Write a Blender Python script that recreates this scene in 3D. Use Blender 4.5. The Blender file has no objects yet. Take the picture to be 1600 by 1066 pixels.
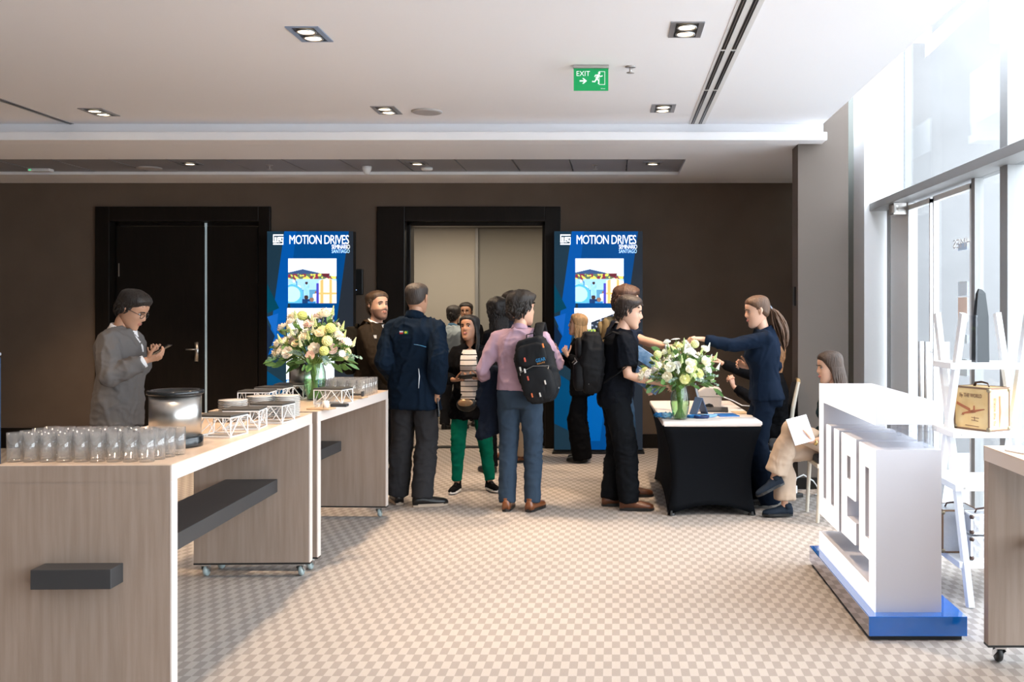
import bpy, bmesh, math, random
from mathutils import Vector, Matrix, noise, Euler
V = Vector
R = math.radians
random.seed(7)
scene = bpy.context.scene
col = scene.collection

# ---------------------------------------------------------------- camera, world, exposure
EYE = 1.55; F = 1555.0; VX = 960.0; VY = 487.0
cam_data = bpy.data.cameras.new('camera'); cam = bpy.data.objects.new('camera', cam_data); col.objects.link(cam)
cam.location = (0, 0, EYE); cam.rotation_euler = (R(90), 0, 0)
cam_data.sensor_width = 36; cam_data.lens = F * 36 / 1600
cam_data.shift_x = (800 - VX) / 1600; cam_data.shift_y = -(533 - VY) / 1600
cam_data.clip_end = 200
scene.camera = cam
scene.view_settings.view_transform = 'Standard'; scene.view_settings.look = 'None'
scene.view_settings.exposure = 0.12; scene.view_settings.gamma = 1.0
scene.cycles.transparent_max_bounces = 64
scene.cycles.max_bounces = 10; scene.cycles.diffuse_bounces = 5
scene.cycles.sample_clamp_indirect = 6
scene.cycles.caustics_reflective = False; scene.cycles.caustics_refractive = False

world = bpy.data.worlds.new('world'); scene.world = world; world.use_nodes = True
wb = world.node_tree.nodes['Background']
wb.inputs[0].default_value = (0.84, 0.91, 1.0, 1); wb.inputs[1].default_value = 8.3

def lamp(name, kind, loc, energy, color=(1, 1, 1), rot=(0, 0, 0), **kw):
    d = bpy.data.lights.new(name, kind); d.energy = energy; d.color = color
    for k, v in kw.items(): setattr(d, k, v)
    o = bpy.data.objects.new(name, d); col.objects.link(o); o.location = loc; o.rotation_euler = rot
    return o
# daylight enters through the glazed right side: a portal guides the sky light
po = lamp('window_portal', 'AREA', (2.62, 3.0, 2.2), 1, rot=(0, R(90), 0), shape='RECTANGLE', size=4.5, size_y=13.0)
po.data.cycles.is_portal = True
WARM = (1.0, 0.74, 0.50)

# picture coordinates -> a point at depth D
def P(px, py, D): return V(((px - VX) / F * D, D, EYE - (py - VY) / F * D))
def FX(px, D): return (px - VX) / F * D

# ---------------------------------------------------------------- materials
MATS = {}
def M(name, c=(.8, .8, .8), rough=.5, metal=0, var=None, bump=None, emit=None, coat=0, sub=0, spec=.5, attr=False, sheen=0, wr=None):
    if name in MATS: return MATS[name]
    m = bpy.data.materials.new(name); m.use_nodes = True; nt = m.node_tree; N = nt.nodes; L = nt.links
    b = N['Principled BSDF']
    b.inputs['Base Color'].default_value = (*c, 1); b.inputs['Roughness'].default_value = rough
    b.inputs['Metallic'].default_value = metal; b.inputs['Coat Weight'].default_value = coat
    b.inputs['Specular IOR Level'].default_value = spec
    if sheen: b.inputs['Sheen Weight'].default_value = sheen
    if sub:
        b.inputs['Subsurface Weight'].default_value = sub; b.inputs['Subsurface Radius'].default_value = (.02, .008, .005)
    tc = N.new('ShaderNodeTexCoord')
    def noise_node(scale, stretch=(1, 1, 1), detail=4):
        mp = N.new('ShaderNodeMapping'); mp.inputs['Scale'].default_value = stretch
        L.new(tc.outputs['Object'], mp.inputs['Vector'])
        n = N.new('ShaderNodeTexNoise'); n.inputs['Scale'].default_value = scale; n.inputs['Detail'].default_value = detail
        L.new(mp.outputs[0], n.inputs['Vector']); return n
    if attr:
        a = N.new('ShaderNodeAttribute'); a.attribute_name = 'Col'
        L.new(a.outputs['Color'], b.inputs['Base Color'])
        if emit:
            L.new(a.outputs['Color'], b.inputs['Emission Color']); b.inputs['Emission Strength'].default_value = emit[1]
    elif emit:
        b.inputs['Emission Color'].default_value = (*emit[0], 1); b.inputs['Emission Strength'].default_value = emit[1]
    if var:   # (scale, second colour, stretch)
        n = noise_node(var[0], var[2] if len(var) > 2 else (1, 1, 1), 6)
        r = N.new('ShaderNodeValToRGB'); r.color_ramp.elements[0].position = .35; r.color_ramp.elements[1].position = .65
        r.color_ramp.elements[0].color = (*c, 1); r.color_ramp.elements[1].color = (*var[1], 1)
        L.new(n.outputs['Fac'], r.inputs[0]); L.new(r.outputs[0], b.inputs['Base Color'])
    if bump:  # (scale, strength, stretch)
        n = noise_node(bump[0], bump[2] if len(bump) > 2 else (1, 1, 1), 3)
        bp = N.new('ShaderNodeBump'); bp.inputs['Strength'].default_value = bump[1]; bp.inputs['Distance'].default_value = .01
        L.new(n.outputs['Fac'], bp.inputs['Height']); L.new(bp.outputs[0], b.inputs['Normal'])
        if wr:    # soft creases of worn cloth
            n = noise_node(wr[0], (1, 1, .55), 2); n.inputs['Distortion'].default_value = 1.6; n.noise_type = 'RIDGED_MULTIFRACTAL'
            b2 = N.new('ShaderNodeBump'); b2.inputs['Strength'].default_value = wr[1]; b2.inputs['Distance'].default_value = .02; b2.invert = True
            L.new(n.outputs['Fac'], b2.inputs['Height']); L.new(b2.outputs[0], bp.inputs['Normal'])
    MATS[name] = m
    return m

def glass_mat(name, tint=(1, 1, 1), ior=1.45, boost=1.0, base=.04, refract_white=0):
    if name in MATS: return MATS[name]
    m = bpy.data.materials.new(name); m.use_nodes = True; nt = m.node_tree; N = nt.nodes; L = nt.links
    N.clear(); out = N.new('ShaderNodeOutputMaterial'); mx = N.new('ShaderNodeMixShader')
    fr = N.new('ShaderNodeLayerWeight'); fr.inputs[0].default_value = .5
    pw = N.new('ShaderNodeMath'); pw.operation = 'POWER'; pw.inputs[1].default_value = 3.2; ad = N.new('ShaderNodeMath'); ad.operation = 'MULTIPLY_ADD'; ad.inputs[1].default_value = .85; ad.inputs[2].default_value = base
    L.new(fr.outputs['Facing'], pw.inputs[0]); L.new(pw.outputs[0], ad.inputs[0]); fr = ad
    mu = N.new('ShaderNodeMath'); mu.operation = 'MULTIPLY'; mu.inputs[1].default_value = boost; mu.use_clamp = True
    t = N.new('ShaderNodeBsdfTransparent'); t.inputs[0].default_value = (*tint, 1)
    g = N.new('ShaderNodeBsdfGlossy'); g.inputs['Roughness'].default_value = .03
    L.new(fr.outputs[0], mu.inputs[0]); L.new(mu.outputs[0], mx.inputs[0]); L.new(t.outputs[0], mx.inputs[1]); L.new(g.outputs[0], mx.inputs[2])
    if refract_white:  # white diffuse mixed in for the pale light that massed glasses refract
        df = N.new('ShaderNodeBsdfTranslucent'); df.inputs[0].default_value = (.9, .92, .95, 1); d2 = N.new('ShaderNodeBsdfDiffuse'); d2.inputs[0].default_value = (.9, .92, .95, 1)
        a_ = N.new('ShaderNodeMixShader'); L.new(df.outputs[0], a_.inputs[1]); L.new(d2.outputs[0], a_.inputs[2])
        m2 = N.new('ShaderNodeMixShader'); m2.inputs[0].default_value = refract_white; L.new(mx.outputs[0], m2.inputs[1]); L.new(a_.outputs[0], m2.inputs[2]); mx = m2
    L.new(mx.outputs[0], out.inputs[0]); MATS[name] = m
    return m

# ---------------------------------------------------------------- mesh building
class MB:
    def __init__(s): s.v = []; s.f = []; s.c = []
    def add(s, vs, fs, color=None, xf=None):
        o = len(s.v)
        s.v += [(xf @ V(p)) if xf else V(p) for p in vs]
        s.f += [tuple(i + o for i in f) for f in fs]
        s.c += [color] * len(fs)
        return s
    def box(s, lo, hi, color=None, xf=None):
        x0, y0, z0 = lo; x1, y1, z1 = hi
        vs = [(x0, y0, z0), (x1, y0, z0), (x1, y1, z0), (x0, y1, z0), (x0, y0, z1), (x1, y0, z1), (x1, y1, z1), (x0, y1, z1)]
        return s.add(vs, [(0, 3, 2, 1), (4, 5, 6, 7), (0, 1, 5, 4), (1, 2, 6, 5), (2, 3, 7, 6), (3, 0, 4, 7)], color, xf)
    def rings(s, rs, cap=True, color=None, xf=None, loop=False):
        n = len(rs[0]); vs = [p for r in rs for p in r]; fs = []
        m = len(rs)
        for i in range(m if loop else m - 1):
            a = i * n; b = ((i + 1) % m) * n
            for j in range(n):
                k = (j + 1) % n
                fs.append((a + j, a + k, b + k, b + j))
        if cap and not loop:
            fs.append(tuple(range(n))[::-1]); fs.append(tuple(range((m - 1) * n, m * n)))
        return s.add(vs, fs, color, xf)
    def tube(s, pts, rad, n=8, flat=None, color=None, xf=None, round_ends=False, cap=True):
        pts = [V(p) for p in pts]
        if not isinstance(rad, (list, tuple)): rad = [rad] * len(pts)
        rad = [r if isinstance(r, (list, tuple)) else (r, r) for r in rad]
        if round_ends:
            d0 = (pts[0] - pts[1]).normalized(); d1 = (pts[-1] - pts[-2]).normalized(); a, b = rad[0], rad[-1]
            sc = [(.95, .3), (.75, .66), (.35, .93)]
            pre = [(pts[0] + d0 * min(a) * k, (a[0] * q, a[1] * q)) for q, k in sc][::-1]
            post = [(pts[-1] + d1 * min(b) * k, (b[0] * q, b[1] * q)) for q, k in sc]
            pts = [p for p, _ in pre] + pts + [p for p, _ in post]
            rad = [r for _, r in pre] + list(rad) + [r for _, r in post]
        up = V(flat) if flat is not None else None
        rs = []; prev = None
        for i, p in enumerate(pts):
            t = (pts[min(i + 1, len(pts) - 1)] - pts[max(i - 1, 0)])
            t = t.normalized() if t.length > 1e-9 else V((0, 0, 1))
            if up is not None: x = up - t * up.dot(t)
            elif prev is None: x = t.orthogonal()
            else: x = prev - t * prev.dot(t)
            if x.length < 1e-6: x = t.orthogonal()
            x.normalize(); prev = x; y = t.cross(x)
            a, b = rad[i]
            rs.append([p + x * (a * math.cos(q)) + y * (b * math.sin(q)) for q in [2 * math.pi * k / n for k in range(n)]])
        return s.rings(rs, cap, color, xf)
    def lathe(s, prof, n=24, c=(0, 0, 0), color=None, xf=None, cap=True, loop=False):
        c = V(c)
        rs = [[c + V((r * math.cos(2 * math.pi * k / n), r * math.sin(2 * math.pi * k / n), z)) for k in range(n)] for r, z in prof]
        return s.rings(rs, cap, color, xf, loop)
    def ball(s, c, r, n=10, m=7, color=None, xf=None):
        if not isinstance(r, (list, tuple)): r = (r, r, r)
        c = V(c); rs = []
        for i in range(1, m):
            a = math.pi * i / m
            rs.append([c + V((r[0] * math.sin(a) * math.cos(2 * math.pi * k / n), r[1] * math.sin(a) * math.sin(2 * math.pi * k / n), -r[2] * math.cos(a))) for k in range(n)])
        return s.rings(rs, True, color, xf)
    def prism(s, poly, w, d0, d1, color=None, xf=None):
        """poly of 2-D points in the plane across axis w, from d0 to d1 along it"""
        def mk(a, b, d):
            return {'x': (d, a, b), 'y': (a, d, b), 'z': (a, b, d)}[w]
        n = len(poly)
        return s.rings([[mk(a, b, d0) for a, b in poly], [mk(a, b, d1) for a, b in poly]], True, color, xf)
    def build(s, name, mat, parent=None, smooth=False, bevel=0, loc=None, seg=2):
        me = bpy.data.meshes.new(name); me.from_pydata(s.v, [], s.f); me.validate()
        if any(c is not None for c in s.c) and len(s.c) == len(me.polygons):
            at = me.color_attributes.new('Col', 'FLOAT_COLOR', 'CORNER')
            for p, c in zip(me.polygons, s.c):
                c = c or (.5, .5, .5)
                for li in p.loop_indices: at.data[li].color = (*c, 1)
        bm = bmesh.new(); bm.from_mesh(me); bmesh.ops.recalc_face_normals(bm, faces=bm.faces); bm.to_mesh(me); bm.free()
        if smooth: me.polygons.foreach_set('use_smooth', [True] * len(me.polygons))
        me.materials.append(mat)
        o = bpy.data.objects.new(name, me); col.objects.link(o)
        if parent is not None: o.parent = parent
        if loc is not None: o.location = loc
        if bevel:
            b = o.modifiers.new('bevel', 'BEVEL'); b.width = bevel; b.segments = seg; b.limit_method = 'ANGLE'; b.angle_limit = R(40)
            if smooth is False:
                me.polygons.foreach_set('use_smooth', [False] * len(me.polygons))
        return o

def lumps(mb, voxel, smooth=4, amp=0, fold=(8, 8, 15)):
    """one continuous skin over everything in mb; returns an MB"""
    me = bpy.data.meshes.new('t'); me.from_pydata(mb.v, [], mb.f)
    bm = bmesh.new(); bm.from_mesh(me); bmesh.ops.recalc_face_normals(bm, faces=bm.faces); bm.to_mesh(me); bm.free()
    o = bpy.data.objects.new('t', me); col.objects.link(o)
    r = o.modifiers.new('r', 'REMESH'); r.mode = 'VOXEL'; r.voxel_size = voxel
    if smooth:
        q = o.modifiers.new('s', 'SMOOTH'); q.iterations = smooth; q.factor = .5
    dg = bpy.context.evaluated_depsgraph_get(); ev = o.evaluated_get(dg); m2 = ev.to_mesh()
    out = MB(); vs = [v.co.copy() for v in m2.vertices]
    if amp:
        ns = [v.normal.copy() for v in m2.vertices]
        for i, p in enumerate(vs):
            q = V((p.x * fold[0], p.y * fold[1], p.z * fold[2]))
            k1 = noise.noise(q * .45 + V((5, 1, 3))); w = noise.noise(q + V((k1 * 1.5, k1, k1 * 2))); w2 = noise.noise(V((p.x * 9 + p.z * 9, p.y * 12, p.z * 17 - p.x * 6)) + V((k1, 0, 0)))
            d = amp * (1.7 * max(0, 1 - abs(w) * 2.6) ** 2 + 1.1 * max(0, 1 - abs(w2) * 3.2) ** 2 * max(0, .5 + k1 * 1.6) - .35 + .5 * k1)
            vs[i] = p + ns[i] * d
    out.v = vs; out.f = [tuple(p.vertices) for p in m2.polygons]; out.c = [None] * len(out.f)
    ev.to_mesh_clear(); bpy.data.objects.remove(o); bpy.data.meshes.remove(me)
    return out

def empty(name, loc=(0, 0, 0), rz=0, label=None, cat=None, group=None):
    o = bpy.data.objects.new(name, None); col.objects.link(o); o.location = loc; o.rotation_euler = (0, 0, rz)
    o.empty_display_size = .1
    if label: tag(o, label, cat, group)
    return o
def tag(o, label, cat, group=None):
    o['label'] = label; o['category'] = cat
    if group: o['group'] = group
    return o
def struct(name, mb, mat, **k):
    o = mb.build(name, mat, **k)
    if o.parent is None: o['kind'] = 'structure'
    return o
def dup(root, loc, rz=None, label=None, group=None, parent=None):
    c = root.copy(); col.objects.link(c); c.location = loc
    if rz is not None: c.rotation_euler = (0, 0, rz)
    if label: c['label'] = label
    if group: c['group'] = group
    for ch in list(root.children):
        d = ch.copy(); col.objects.link(d); d.parent = c
        for g in list(ch.children):
            e = g.copy(); col.objects.link(e); e.parent = d
    return c

def text_mb(body, width=None, height=None, depth=.001, tight=1.0):
    """letters as an MB lying in the XZ plane, lower left at the origin, front towards -Y"""
    cu = bpy.data.curves.new('t', 'FONT'); cu.body = body; cu.size = 1; cu.extrude = 0; cu.space_character = tight
    cu.resolution_u = 3
    o = bpy.data.objects.new('t', cu); col.objects.link(o)
    dg = bpy.context.evaluated_depsgraph_get(); ev = o.evaluated_get(dg); me = ev.to_mesh()
    vs = [v.co.copy() for v in me.vertices]; fs = [tuple(p.vertices) for p in me.polygons]
    ev.to_mesh_clear(); bpy.data.objects.remove(o); bpy.data.curves.remove(cu)
    x0 = min(v.x for v in vs); x1 = max(v.x for v in vs); y0 = min(v.y for v in vs); y1 = max(v.y for v in vs)
    sx = width / (x1 - x0) if width else None; sy = height / (y1 - y0) if height else None
    sx = sx or sy; sy = sy or sx
    out = MB()
    out.add([((v.x - x0) * sx, 0, (v.y - y0) * sy) for v in vs], fs)
    out.add([((v.x - x0) * sx, -depth, (v.y - y0) * sy) for v in vs], fs)
    return out
def place(mb, xf):
    mb.v = [xf @ v for v in mb.v]; return mb
def T(x, y, z): return Matrix.Translation((x, y, z))
def RZ(a): return Matrix.Rotation(a, 4, 'Z')
def RX(a): return Matrix.Rotation(a, 4, 'X')
def RY(a): return Matrix.Rotation(a, 4, 'Y')

# ---------------------------------------------------------------- shared materials
m_wall = M('taupe wallcovering', (.108, .076, .054), .8, bump=(400, .12), var=(3, (.12, .085, .061)))
m_ceil = M('white ceiling paint', (.90, .90, .93), .9)
m_white = M('white paint', (.82, .82, .82), .5)
m_darkwood = M('near black stained wood', (.006, .0045, .0035), .35, var=(4, (.009, .0065, .005), (8, 8, 1)), spec=.25)
m_alu = M('grey anodised aluminium', (.32, .31, .31), .4, .6)
m_black = M('black plastic', (.012, .012, .012), .4)
m_chrome = M('polished steel', (.75, .75, .75), .18, 1)
m_steel = M('brushed steel', (.6, .58, .55), .28, 1, bump=(60, .05, (1, 1, 12)))
m_oak = M('limed grey oak laminate', (.285, .212, .165), .45, var=(3.2, (.335, .258, .208), (14, 14, .8)), bump=(40, .06, (10, 10, .6)))
m_oaktop = M('limed oak worktop', (.68, .50, .365), .3, var=(4, (.74, .56, .42), (8, .8, 8)))
m_oakedge = M('window-lit oak edging', (.68, .60, .55), .4)  # paler than the panels: window light on the edges put into the colour
m_dark = M('charcoal laminate', (.035, .035, .037), .5)
m_glass = glass_mat('window glass', (.97, .985, .98), 1.35, .28)
m_tumbler = glass_mat('tumbler glass', (.975, .985, .99), 1.5, 1.2, .07, .07)  # whiteness of refracted light is put into the colour by the last value
m_vase = glass_mat('vase glass', (.88, .95, .90), 1.45, 1.2)
m_acryl = glass_mat('clear acrylic', (.96, .97, .99), 1.4, .8)
# ---------------------------------------------------------------- setting
# carpet: flat woven checks
def carpet():
    m = bpy.data.materials.new('checked carpet'); m.use_nodes = True; N = m.node_tree.nodes; L = m.node_tree.links
    b = N['Principled BSDF']; b.inputs['Roughness'].default_value = .95; b.inputs['Specular IOR Level'].default_value = .2
    tc = N.new('ShaderNodeTexCoord'); mp = N.new('ShaderNodeMapping'); mp.inputs['Scale'].default_value = (1 / .0372, 1 / .0885, 1)
    mp.inputs['Location'].default_value = (.3, .2, .5)
    L.new(tc.outputs['Object'], mp.inputs[0])
    ck = N.new('ShaderNodeTexChecker'); ck.inputs['Scale'].default_value = 1
    ck.inputs[1].default_value = (.53, .475, .435, 1); ck.inputs[2].default_value = (.385, .34, .31, 1)
    L.new(mp.outputs[0], ck.inputs[0])
    n = N.new('ShaderNodeTexNoise'); n.inputs['Scale'].default_value = 350; L.new(tc.outputs['Object'], n.inputs[0])
    n2 = N.new('ShaderNodeTexNoise'); n2.inputs['Scale'].default_value = 1.3; n2.inputs['Detail'].default_value = 5; L.new(tc.outputs['Object'], n2.inputs[0])
    mx = N.new('ShaderNodeMix'); mx.data_type = 'RGBA'; mx.blend_type = 'MULTIPLY'; mx.inputs[0].default_value = .35
    L.new(ck.outputs[0], mx.inputs[6]); L.new(n.outputs['Fac'], mx.inputs[7])
    mx2 = N.new('ShaderNodeMix'); mx2.data_type = 'RGBA'; mx2.blend_type = 'MULTIPLY'; mx2.inputs[0].default_value = .18
    L.new(mx.outputs[2], mx2.inputs[6]); L.new(n2.outputs['Fac'], mx2.inputs[7]); L.new(mx2.outputs[2], b.inputs['Base Color'])
    bp = N.new('ShaderNodeBump'); bp.inputs['Strength'].default_value = .25; bp.inputs['Distance'].default_value = .004
    L.new(n.outputs['Fac'], bp.inputs['Height']); L.new(bp.outputs[0], b.inputs['Normal'])
    return m
YB = 11.3; XW = 2.45; XL = -7.6; YF = -4.0; ZC = 3.17; ZS = 3.01; ZT = 4.6
struct('floor', MB().box((XL - .2, YF - .2, -.1), (XW + .12, 16.2, 0)), carpet())
OLx0, OLx1 = FX(151, YB), FX(424, YB); ORx0, ORx1 = FX(590, YB), FX(876, YB); ZF = 2.74
IRx0, IRx1 = FX(632, YB), FX(853, YB); ZI = EYE + (487 - 345) / F * YB
ILx0, ILx1 = FX(172, YB), FX(407, YB)
w = MB()
w.box((XL - .2, YB, 0), (ILx0, YB + .25, ZT)); w.box((ILx0, YB, ZI), (ILx1, YB + .25, ZT)); w.box((ILx1, YB, 0), (IRx0, YB + .25, ZT))
w.box((IRx0, YB, ZI), (IRx1, YB + .25, ZT)); w.box((IRx1, YB, 0), (XW + .2, YB + .25, ZT))
struct('wall_back', w, m_wall)
struct('wall_left', MB().box((XL - .2, YF, 0), (XL, YB, ZT)), m_wall)
struct('wall_front', MB().box((XL, YF - .2, 0), (XW, YF, ZT)), m_wall)
bb = MB(); bb.box((XL, YB - .02, 0), (OLx0, YB, .23)); bb.box((OLx1, YB - .02, 0), (ORx0, YB, .16)); bb.box((ORx1, YB - .02, 0), (XW, YB, .16))
struct('baseboard_back', bb, m_darkwood)
# door surrounds and leaves
def surround(n, x0, x1, i0, i1):
    s = MB(); s.box((x0, YB - .04, 0), (i0 + .01, YB + .2, ZF)); s.box((i1 - .01, YB - .04, 0), (x1, YB + .2, ZF)); s.box((i0 + .01, YB - .04, ZI - .01), (i1 - .01, YB + .2, ZF))
    s.box((i0, YB + .1, 0), (i0 + .05, YB + .3, ZI)); s.box((i1 - .05, YB + .1, 0), (i1, YB + .3, ZI)); s.box((i0, YB + .1, ZI - .05), (i1, YB + .3, ZI))
    struct(n, s, m_darkwood, bevel=.006)
surround('trim_1', OLx0, OLx1, ILx0, ILx1); surround('trim_2', ORx0, ORx1, IRx0, IRx1)
xs = FX(322, YB + .06)
def leaf(n, x0, x1, hinge):
    d = struct(n, MB().box((x0, YB + .05, .01), (x1, YB + .1, ZI - .06)), m_darkwood, bevel=.004)
    hx = hinge
    h = MB(); h.box((hx - .022, YB + .035, .98), (hx + .022, YB + .048, 1.2)); h.tube([(hx, YB + .04, 1.12), (hx, YB - .01, 1.12), (hx - .1, YB - .015, 1.12)], .009, 8)
    h.build('door_handle', m_steel, d, smooth=True)
    fr = MB(); fr.box((x0 + .02, YB + .045, 1.95), (x0 + .032, YB + .05, 2.1))
    fr.build('hinge', m_steel, d)
leaf('door_1', ILx0 + .05, xs - .014, xs - .1)
dr = struct('door_2', MB().box((xs + .014, YB + .05, .01), (ILx1 - .05, YB + .1, ZI - .06)), m_darkwood, bevel=.004)
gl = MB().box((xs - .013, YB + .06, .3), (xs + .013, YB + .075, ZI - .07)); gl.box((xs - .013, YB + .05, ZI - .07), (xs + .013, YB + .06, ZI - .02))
struct('trim_3', gl, M('brush seal with painted glow', (.35, .42, .45), .6, bump=(90, 1, (0, 0, 1)), emit=((.5, .65, .7), .25)))  # glow put into the strip between the leaves, though it is no lamp
# main ceiling with its dropped edge, beam, lower soffit with tile recess
struct('ceiling', MB().box((XL - .2, YF - .2, ZC), (1.80, 8.66, ZC + .45)), m_ceil)
b = MB(); b.box((XL, 8.47, ZS), (1.81, 8.67, 3.08)); b.box((XL, 8.58, 3.08), (1.80, 8.64, ZC))
struct('trim_4', b, m_ceil, bevel=.003)
y0, y1, xr = 9.54, 10.60, .684
s = MB(); s.box((XL, 8.67, ZS), (1.60, y0, ZS + .3)); s.box((XL, y1, ZS), (2.03, YB, ZS + .3)); s.box((xr, y0, ZS), (2.03, y1, ZS + .3)); s.box((1.60, 8.981, ZS), (2.03, y0, ZS + .3)); s.box((XL, y0, ZS + .1), (xr, y1, ZS + .3))
struct('ceiling_rear', s, m_ceil)
tiles = MB(); x = xr; k = 0
while x > XL:
    tiles.box((max(XL, x - .552), y0, ZS + .035), (x - .012, y1 - .012, ZS + .06)); x -= .565
struct('ceiling_tiles', tiles, M('dark grey metal ceiling tiles', (.30, .30, .33), .5, .1))
gr = MB(); x = xr
while x > XL:
    gr.box((x - .012, y0, ZS + .03), (x, y1, ZS + .06)); x -= .565
gr.box((XL, y1 - .012, ZS + .03), (xr, y1, ZS + .06))
struct('trim_5', gr, M('grey tile grid', (.30, .29, .29), .5))
# upper void beside the glazing
struct('ceiling_void', MB().box((1.80, YF, ZT), (XW + .1, YB, ZT + .1)), m_ceil)
# free-standing wall stub right of the corridor
m_pillar = M('beige wallcovering', (.125, .100, .084), .8, bump=(400, .1))
struct('wall_pillar', MB().box((1.605, 8.70, 0), (2.045, 8.98, ZT)), m_pillar)
struct('baseboard_pillar', MB().box((1.60, 8.68, 0), (2.05, 8.70, .1)), m_darkwood)
# glazed side: columns, transom, mullions, glass, doors
m_col = M('white column paint', (.88, .88, .88), .6)
c = MB(); c.box((2.235, 8.90, 0), (XW + .02, 9.30, ZT)); struct('wall_column', c, m_col)
c = MB(); c.box((XW + .0, 9.30, 0), (XW + .25, YB, ZT)); struct('wall_return', c, M('green grey render', (.23, .25, .23), .8))
m_frame = M('mid grey window frame', (.30, .30, .30), .45, .3)
m_wframe = M('white window frame', (.82, .83, .84), .45)
ztr = 2.515
tr = MB(); tr.box((XW - .17, YF, ztr - .066), (XW + .06, 8.9, ztr)); struct('trim_6', tr, m_frame, bevel=.003)
mu = MB()
for y in (6.14, 3.2, .4, -2.4): mu.box((XW - .05, y - .06, 0), (XW + .06, y + .06, ZT))
struct('trim_7', mu, m_frame, bevel=.003)
def yat(px): return XW * F / (px - VX)
mw = MB(); mw.box((XW - .03, yat(1424), 0), (XW + .05, yat(1397), ztr - .066)); struct('trim_8', mw, m_wframe, bevel=.004)
mm = MB(); mm.box((XW - .03, yat(1396), 0), (XW + .03, yat(1391), ztr - .066)); mm.box((XW - .03, yat(1530), 0), (XW + .03, yat(1524.5), ztr - .066))
struct('trim_9', mm, m_frame)
for i, (a, bb_, z0, z1) in enumerate([(YF, 8.92, ztr, ZT), (YF, yat(1530), .0, ztr - .066), (yat(1391), 8.92, 0, ztr - .066)]):
    g = MB(); g.box((XW - .004, a, z0), (XW + .004, bb_, z1)); struct('window_%d' % (i + 1), g, m_glass)
# sliding glass door leaves with long pull handles
for n, (a, b2) in (('door_3', (yat(1459.5), yat(1424))), ('door_4', (yat(1524), yat(1463.5)))):
    d = MB().box((XW - .012, a + .015, .02), (XW + .0, b2 - .015, ztr - .12)); d = struct(n, d, m_glass)
    fr = MB().box((XW - .03, a, .0), (XW + .01, a + .025, ztr - .1)); fr.box((XW - .03, b2 - .025, 0), (XW + .01, b2, ztr - .1)); fr.box((XW - .03, a, ztr - .13), (XW + .01, b2, ztr - .09)); fr.box((XW - .03, a, 0), (XW + .01, b2, .06))
    fr.build('door_frame', m_wframe, d)
    if n == 'door_3':
        for yy in (7.71,):
            h = MB()
            for dx in (-.075, .075): h.tube([(XW + dx, yy + .0, .35), (XW + dx, yy, 1.32)], .021, 14)
            h.tube([(XW - .075, yy, 1.25), (XW - .01, yy, 1.25)], .01, 8); h.tube([(XW - .075, yy, .5), (XW - .01, yy, .5)], .01, 8)
            h.build('pull_handle', M('satin steel', (.7, .7, .7), .35, .8), d, smooth=True)
    else:
        h = MB(); yy = 7.56
        h.tube([(XW - .075, yy, .35), (XW - .075, yy, 1.32)], .021, 14); h.tube([(XW + .075, yy, .35), (XW + .075, yy, 1.32)], .021, 14); h.tube([(XW - .075, yy, 1.25), (XW - .01, yy, 1.25)], .01, 8); h.tube([(XW - .075, yy, .5), (XW - .01, yy, .5)], .01, 8)
        h.build('pull_handle', M('satin steel', (.7, .7, .7), .35, .8), d, smooth=True)
        # lettering on the glass, read from the street side
        t = text_mb('HMES', .36, .062); place(t, T(XW - .016, a + .04, EYE + .45) @ RZ(R(90)))
        t.build('lettering', M('white vinyl', (.9, .9, .92), .5), d)
        for i, (zz, hh, cc) in enumerate([(1.98, .05, (.6, .75, .95)), (1.66, .1, (.75, .85, .95)), (1.48, .17, (.92, .72, .62)), (1.33, .06, (.7, .85, .95)), (1.1, .12, (.75, .85, .9))]):
            MB().box((XW - .014, a + .12, zz), (XW - .013, a + .3, zz + hh)).build('window_sticker', M('sticker %d' % i, cc, .5), d)
cl = MB().box((XW - .14, yat(1424) + .02, ztr - .16), (XW - .03, yat(1415), ztr - .066)); cl.tube([(XW - .14, yat(1424), ztr - .15), (XW - .14, yat(1424), ztr - .09)], .03, 12)
struct('trim_10', cl, m_steel)
# outdoors: pavement, concrete walls, bright street
struct('ground_outside', MB().box((XW + .12, YF - 6, -.14), (30, 30, -.04)), M('pale paving', (.5, .5, .5), .8))
m_conc = M('board marked concrete', (.19, .187, .19), .8, var=(1.2, (.22, .217, .22)), bump=(8, .2))
struct('wall_outside', MB().box((2.9, 11.2, -.1), (6.6, 11.6, 7)), m_conc)
br = bpy.data.materials.new('painted brick'); br.use_nodes = True
N = br.node_tree.nodes; bt = N.new('ShaderNodeTexBrick'); bt.inputs['Scale'].default_value = 5
bt.inputs[1].default_value = (.08, .09, .10, 1); bt.inputs[2].default_value = (.095, .105, .12, 1); bt.inputs[3].default_value = (.04, .045, .05, 1)
tcn = N.new('ShaderNodeTexCoord'); mpn = N.new('ShaderNodeMapping'); mpn.inputs['Rotation'].default_value = (R(90), 0, 0)
br.node_tree.links.new(tcn.outputs['Object'], mpn.inputs[0]); br.node_tree.links.new(mpn.outputs[0], bt.inputs[0]); br.node_tree.links.new(bt.outputs[0], N['Principled BSDF'].inputs[0])
struct('wall_brick', MB().box((XW + .26, 10.2, -.1), (2.98, 10.6, 7)), br)
struct('wall_canopy', MB().prism([(2.9, 3.92), (4.4, 5.34), (4.4, 5.50), (2.9, 4.08)], 'y', 9.2, 9.3), M('pale canopy steel', (.5, .5, .5), .5))
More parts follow.
